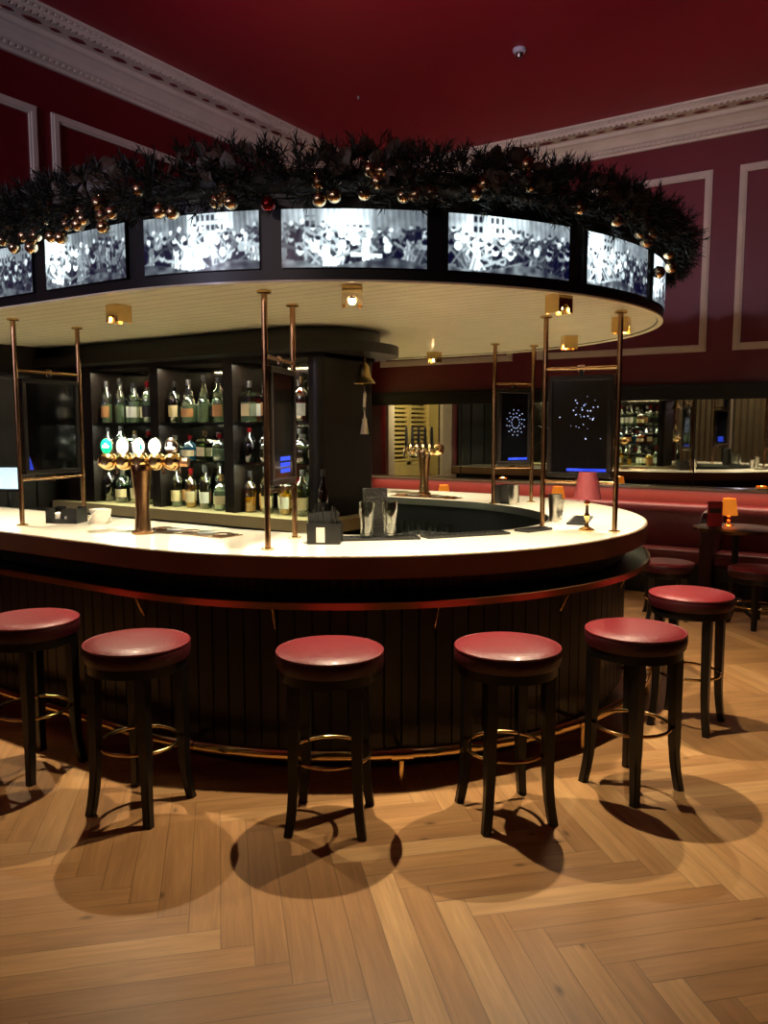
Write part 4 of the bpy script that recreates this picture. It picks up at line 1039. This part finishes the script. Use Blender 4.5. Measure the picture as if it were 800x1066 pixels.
# dark bottle on the gantry counter end
o = make_bottle('slim tall', 'dark', 'black', 'black'); o.location = (-3.09, 4.00, 1.063); o.scale = (1, 1, 1.15); tag(o, 'dark bottle standing alone by the column at the end of the gantry', 'bottle'); 
if 'group' in o: del o['group']
# bell with rope
b0 = tag(empty('brass_bell', (-3.045, 4.40, 2.13)), 'brass bell hanging from the cornice by the column', 'bell')
bm = bmesh.new(); lathe(bm, [(.0, -.055), (.020, -.058), (.032, -.075), (.036, -.11), (.045, -.145), (.064, -.172), (.074, -.185), (.070, -.187), (.055, -.168), (.038, -.14), (0, -.08)], 30, cap=False); new_obj('bell_cup', bm, M_bell, b0, True)
bm = bmesh.new(); tube(bm, [(0, 0, 0), (0, 0, -.035)], .008, 8); torus(bm, .012, .004, -.045, 16, 6); tube(bm, [(0, 0, -.04), (0, 0, -.058)], .007, 8); new_obj('hook', bm, M_oldbrass, b0, True)
bm = bmesh.new(); tube(bm, [(0, 0, -.10), (0, 0, -.19)], .005, 6); lathe(bm, [(0, -.205), (.012, -.20), (.013, -.19), (0, -.182)], 12); new_obj('clapper', bm, M_oldbrass, b0, True)
bm = bmesh.new(); tube(bm, [(0, 0, -.20), (.003, 0, -.26), (-.003, .0, -.34), (.002, 0, -.43), (0, 0, -.50)], .011, 8, radii=[.009, .011, .010, .012, .010]); lathe(bm, [(0, -.415), (.017, -.42), (.015, -.435), (.020, -.46), (.030, -.52), (0, -.515)], 12); new_obj('bell_rope', bm, M_rope, b0, True)
# till on the left, on its own small cabinet top
bm = bmesh.new(); bx(bm, -5.845, -5.50, 3.40, 3.80, 0, 1.02); bevel_all(bm, .006, 2)
cb = tag(new_obj('till_cabinet', bm, M_black), 'dark cabinet under the till at the left end of the bar', 'cabinet')
b0 = tag(empty('till_terminal', (-5.72, 3.49, 1.0205), math.radians(25)), 'till with tilted lit screen at the left edge of the view', 'till')
bm = bmesh.new(); bx(bm, -.09, .09, -.07, .07, 0, .02); tube(bm, [(0, .03, .02), (0, .02, .2)], .02, 8); new_obj('till_stand', bm, M_plastic, b0)
TM = Matrix.Translation((0, 0, .25)) @ Matrix.Rotation(math.radians(-18), 4, 'X')
bm = bmesh.new(); bx(bm, -.125, .125, 0, .03, -.095, .095, 0, TM); new_obj('till_housing', bm, M_plastic, b0)
bm = bmesh.new(); bx(bm, -.113, .113, -.003, -.001, -.083, .083, 0, TM); new_obj('till_display', bm, M_till, b0)
# glass washer and glasses inside the far counter
bm = bmesh.new(); bx(bm, -.30, .30, 0, .45, 0, .82); bevel_all(bm, .008, 2); gw = new_obj('glass_washer', bm, M_plastic); gw.location = (-3.05, 5.12, 0); tag(gw, 'black glass washer with green light under the far counter', 'appliance')
bm = bmesh.new(); bx(bm, .18, .19, -.004, 0.001, .72, .73); new_obj('indicator', bm, M_led, gw)
bm = bmesh.new(); bx(bm, -.5, .5, 0, .25, 0, .80); bevel_all(bm, .006, 2); gs = new_obj('glass_shelf_unit', bm, M_plastic); gs.location = (-4.05, 5.3, 0); tag(gs, 'low black unit with clean glasses inside the far counter', 'shelf unit')
bm = bmesh.new(); lathe(bm, [(0, 0), (.03, 0), (.036, .11), (.034, .11), (.028, .006), (0, .006)], 18, cap=False)
g0 = new_obj('tumbler', bm, M_glass, None, True); gl = []
for k in range(5):
    o = g0 if k == 0 else g0.copy()
    if k: COL.objects.link(o)
    o.location = (-3.28 + .1 * k, 5.3, .821); tag(o, 'clear tumbler upright on the black washer inside the bar, %s from the left' % ORD[k], 'glass', 'tumblers on the washer')

# ------------------------------------------------------------------ smoke detector, ceiling hook
b0 = tag(empty('smoke_detector', (-2.87, 6.40, ZC)), 'small pale smoke detector on the red ceiling', 'smoke detector')
bm = bmesh.new(); lathe(bm, [(0, 0), (.055, 0), (.055, -.02), (.045, -.032), (0, -.032)], 28, cap=False); new_obj('detector_base', bm, M_detector, b0, True)
bm = bmesh.new(); lathe(bm, [(.028, -.03), (.03, -.055), (.02, -.07), (0, -.072)], 20, cap=False); new_obj('detector_head', bm, M_steel, b0, True)
bm = bmesh.new(); lathe(bm, [(0, 0), (.012, 0), (.012, -.01), (.004, -.03), (0, -.03)], 12, cap=False); o = new_obj('ceiling_hook', bm, M_steel, None, True); o.location = (-4.52, 6.44, ZC); tag(o, 'tiny metal hook on the ceiling left of the detector', 'hook')

# ------------------------------------------------------------------ garland round the canopy
def gpos(s):
    # s along the outline: <0 on the straight side (metres), >=0 angle in degrees from -90
    if s < 0: return Vector((CU + s, CV - RC)), Vector((0, -1)), Vector((1, 0))
    a = math.radians(-90 + s); rv = RC if a < 0 else RCB
    return Vector((CU + RC * math.cos(a), CV + rv * math.sin(a))), Vector((math.cos(a), math.sin(a))), Vector((-math.sin(a), math.cos(a)))
rg = random.Random(21)
gar = tag(empty('garland', (CU, CV - RC, ZS + .37)), 'thick dark fir garland with bronze leaves along the top of the canopy', 'garland')
GO = gar.location.copy()
bm = bmesh.new(); bl = bmesh.new()
def sprig(bm, c, d, L):
    d = d.normalized(); t = Vector((rg.uniform(-1, 1), rg.uniform(-1, 1), rg.uniform(-1, 1))); a = d.cross(t).normalized(); b_ = d.cross(a)
    n = 15
    for k in range(n):
        f = .15 + .85 * k / n; ang = k * 2.4; o_ = c + d * L * f
        nd = (a * math.cos(ang) + b_ * math.sin(ang)) * (1.05 - .6 * f) + d * .75; nd.normalize()
        ln = .048 * (1.1 - .35 * f); sd = nd.cross(d).normalized() * .0034
        q = [o_ - sd, o_ + sd, o_ + nd * ln + sd * .3, o_ + nd * ln - sd * .3]
        bm.faces.new([bm.verts.new(p - GO) for p in q])
    sd = a * .002; q = [c - sd, c + sd, c + d * L + sd, c + d * L - sd]; bm.faces.new([bm.verts.new(p - GO) for p in q])
S_ALL = [rg.uniform(-2.45, 0) if rg.random() < .45 else rg.uniform(0, 165) for _ in range(3400)]
for s in S_ALL:
    p, n_, t_ = gpos(s)
    th = rg.uniform(-1.9, 2.7); rad = rg.uniform(.04, .105)
    hgt = math.cos(th) * rad; out = math.sin(th) * rad
    c = Vector((p.x + n_.x * (out + .03), p.y + n_.y * (out + .03), ZS + .40 + hgt))
    d = Vector((n_.x * math.sin(th), n_.y * math.sin(th), math.cos(th) * 1.0)) + Vector((t_.x, t_.y, 0)) * rg.uniform(-1.2, 1.2) + Vector((0, 0, rg.uniform(-.2, .5)))
    sprig(bm, c, d, rg.uniform(.06, .12))
for k in range(34):   # taller tips sticking up
    s = rg.uniform(-2.4, 0) if rg.random() < .4 else rg.uniform(0, 110); p, n_, t_ = gpos(s); c = Vector((p.x, p.y, ZS + .49))
    for q in range(3): sprig(bm, c, Vector((t_.x * rg.uniform(-.5, .5), t_.y * rg.uniform(-.5, .5), 1)), rg.uniform(.07, .12))
new_obj('fir_sprigs', bm, M_pine, gar)['kind'] = 'stuff'
bm = bmesh.new()
cl = [gpos(s)[0] + gpos(s)[1] * .03 for s in [-2.5 + .13 * k for k in range(20)] + [4 * k for k in range(42)]]
tube(bm, [(p.x - GO.x, p.y - GO.y, ZS + .40 - GO.z) for p in cl], .05, 10); new_obj('core_roll', bm, M_pine, gar, True)
for k in range(620):
    s = rg.uniform(-2.6, 0) if rg.random() < .42 else rg.uniform(0, 160)
    if math.sin(s * (.35 if s > 0 else 7) + 1) < -.25: continue
    p, n_, t_ = gpos(s); th = rg.uniform(.3, 1.9); rad = rg.uniform(.08, .12)
    c = Vector((p.x + n_.x * (.03 + math.sin(th) * rad), p.y + n_.y * (.03 + math.sin(th) * rad), ZS + .43 + math.cos(th) * rad))
    nrm = (Vector((n_.x, n_.y, 0)) + Vector((rg.uniform(-.8, .8), rg.uniform(-.8, .8), rg.uniform(-.5, .8)))).normalized()
    ax = nrm.cross(Vector((rg.uniform(-1, 1), rg.uniform(-1, 1), rg.uniform(-1, 1)))).normalized(); ay = nrm.cross(ax)
    L = rg.uniform(.07, .12); W_ = L * .32
    pts = [c - ax * L / 2, c - ax * L * .15 + ay * W_, c + ax * L * .25 + ay * W_ * .8, c + ax * L / 2, c + ax * L * .25 - ay * W_ * .8, c - ax * L * .15 - ay * W_]
    mid = [c - ax * L * .15 + nrm * .008, c + ax * L * .25 + nrm * .006]
    V = [bl.verts.new(q - GO) for q in pts]; Mv = [bl.verts.new(q - GO) for q in mid]
    bl.faces.new((V[0], V[1], Mv[0])); bl.faces.new((V[1], V[2], Mv[1], Mv[0])); bl.faces.new((V[2], V[3], Mv[1])); bl.faces.new((V[3], V[4], Mv[1])); bl.faces.new((V[4], V[5], Mv[0], Mv[1])); bl.faces.new((V[5], V[0], Mv[0]))
new_obj('bronze_leaves', bl, M_bronzeleaf, gar)['kind'] = 'stuff'
# baubles: where the garland carries them (distance along the canopy edge, height above the band, size)
BA = [(-0.406, 2.681, 0.11, 0.029, 'g'), (-0.242, 2.688, 0.11, 0.029, 'g'), (-0.099, 2.637, 0.11, 0.028, 'g'), (-0.011, 2.63, 0.11, 0.023, 'g'), (3.1, 2.651, 0.11, 0.03, 'g'), (3.7, 2.596, 0.11, 0.024, 'g'), (5.4, 2.602, 0.11, 0.022, 'g'), (9.7, 2.68, 0.11, 0.026, 'g'), (-0.352, 2.615, 0.11, 0.029, 'g'), (-0.032, 2.58, 0.11, 0.025, 'g'), (-0.453, 2.582, 0.11, 0.027, 'g'), (-0.537, 2.538, 0.11, 0.027, 'g'), (-0.398, 2.522, 0.11, 0.024, 'g'), (-0.161, 2.537, 0.11, 0.023, 'g'), (-0.233, 2.552, 0.11, 0.023, 'g'), (-0.605, 2.697, 0.11, 0.027, 'g'), (12.6, 2.579, 0.11, 0.024, 'g'), (14.3, 2.568, 0.11, 0.022, 'g'), (-0.111, 2.59, 0.11, 0.022, 'g'), (-0.626, 2.584, 0.11, 0.025, 'g'), (-0.283, 2.641, 0.11, 0.024, 'g'), (0.3, 2.6, 0.11, 0.022, 'g'), (-0.569, 2.646, 0.11, 0.022, 'g'), (-0.359, 2.573, 0.11, 0.024, 'g'), (3.8, 2.547, 0.11, 0.022, 'g'), (21.1, 2.642, 0.11, 0.022, 'g'), (20.0, 2.599, 0.11, 0.022, 'g'), (21.8, 2.592, 0.11, 0.022, 'g'), (26.2, 2.576, 0.11, 0.022, 'r'), (31.9, 2.658, 0.11, 0.022, 'g'), (32.0, 2.592, 0.11, 0.026, 'g'), (33.7, 2.607, 0.11, 0.026, 'g'), (37.7, 2.71, 0.11, 0.027, 'g'), (39.1, 2.709, 0.11, 0.022, 'g'), (38.6, 2.661, 0.11, 0.023, 'g'), (37.1, 2.618, 0.11, 0.022, 'g'), (12.5, 2.577, 0.11, 0.022, 'g'), (14.3, 2.571, 0.11, 0.022, 'g'), (38.5, 2.665, 0.11, 0.026, 'g'), (42.9, 2.617, 0.11, 0.023, 'g'), (44.7, 2.625, 0.11, 0.025, 'g'), (51.1, 2.681, 0.11, 0.023, 'g'), (50.0, 2.642, 0.11, 0.029, 'g'), (56.7, 2.782, 0.11, 0.029, 'g'), (57.2, 2.699, 0.11, 0.028, 'g'), (70.7, 2.763, 0.11, 0.026, 'g'), (64.8, 2.639, 0.11, 0.023, 'g'), (71.9, 2.623, 0.11, 0.022, 'g'), (77.5, 2.6, 0.11, 0.025, 'g'), (79.3, 2.567, 0.11, 0.025, 'g'), (83.4, 2.641, 0.11, 0.03, 'g'), (86.9, 2.464, 0.11, 0.028, 'g'), (94.2, 2.53, 0.11, 0.025, 'g'), (80.3, 2.685, 0.11, 0.022, 'g'), (92.1, 2.592, 0.11, 0.027, 'g'), (41.5, 2.612, 0.11, 0.022, 'g'), (74.8, 2.678, 0.11, 0.022, 'g')]
def bauble(r, m):
    bm = bmesh.new(); lathe(bm, [(r * math.sin(PI * k / 14), -r * math.cos(PI * k / 14)) for k in range(15)], 22, cap=False)
    o = new_obj('bauble', bm, m, None, True)
    bm = bmesh.new(); lathe(bm, [(r * .22, r * .96), (r * .22, r * 1.16), (0, r * 1.16)], 10); new_obj('cap', bm, M_brass, o, True)
    return o
bp_ = {'g': bauble(.036, M_gold), 'r': bauble(.036, M_redb)}; used = {'g': False, 'r': False}
for (s, z, out, r, c_) in BA:
    p, n_, t_ = gpos(s)
    o = bp_[c_] if not used[c_] else dup_tree(bp_[c_])
    used[c_] = True
    if s > 80: out = .07
    o.location = (p.x + n_.x * out, p.y + n_.y * out, z); k = max(r, .027) * 1.15 / .036; o.scale = (k, k, k); o.rotation_euler = (rg.uniform(-.4, .4), rg.uniform(-.4, .4), 0)
    tag(o, 'shiny gold bauble wired into the fir garland on the canopy' if c_ == 'g' else 'dark red bauble in the garland above the left bend of the canopy', 'bauble', 'gold baubles in the garland' if c_ == 'g' else None)
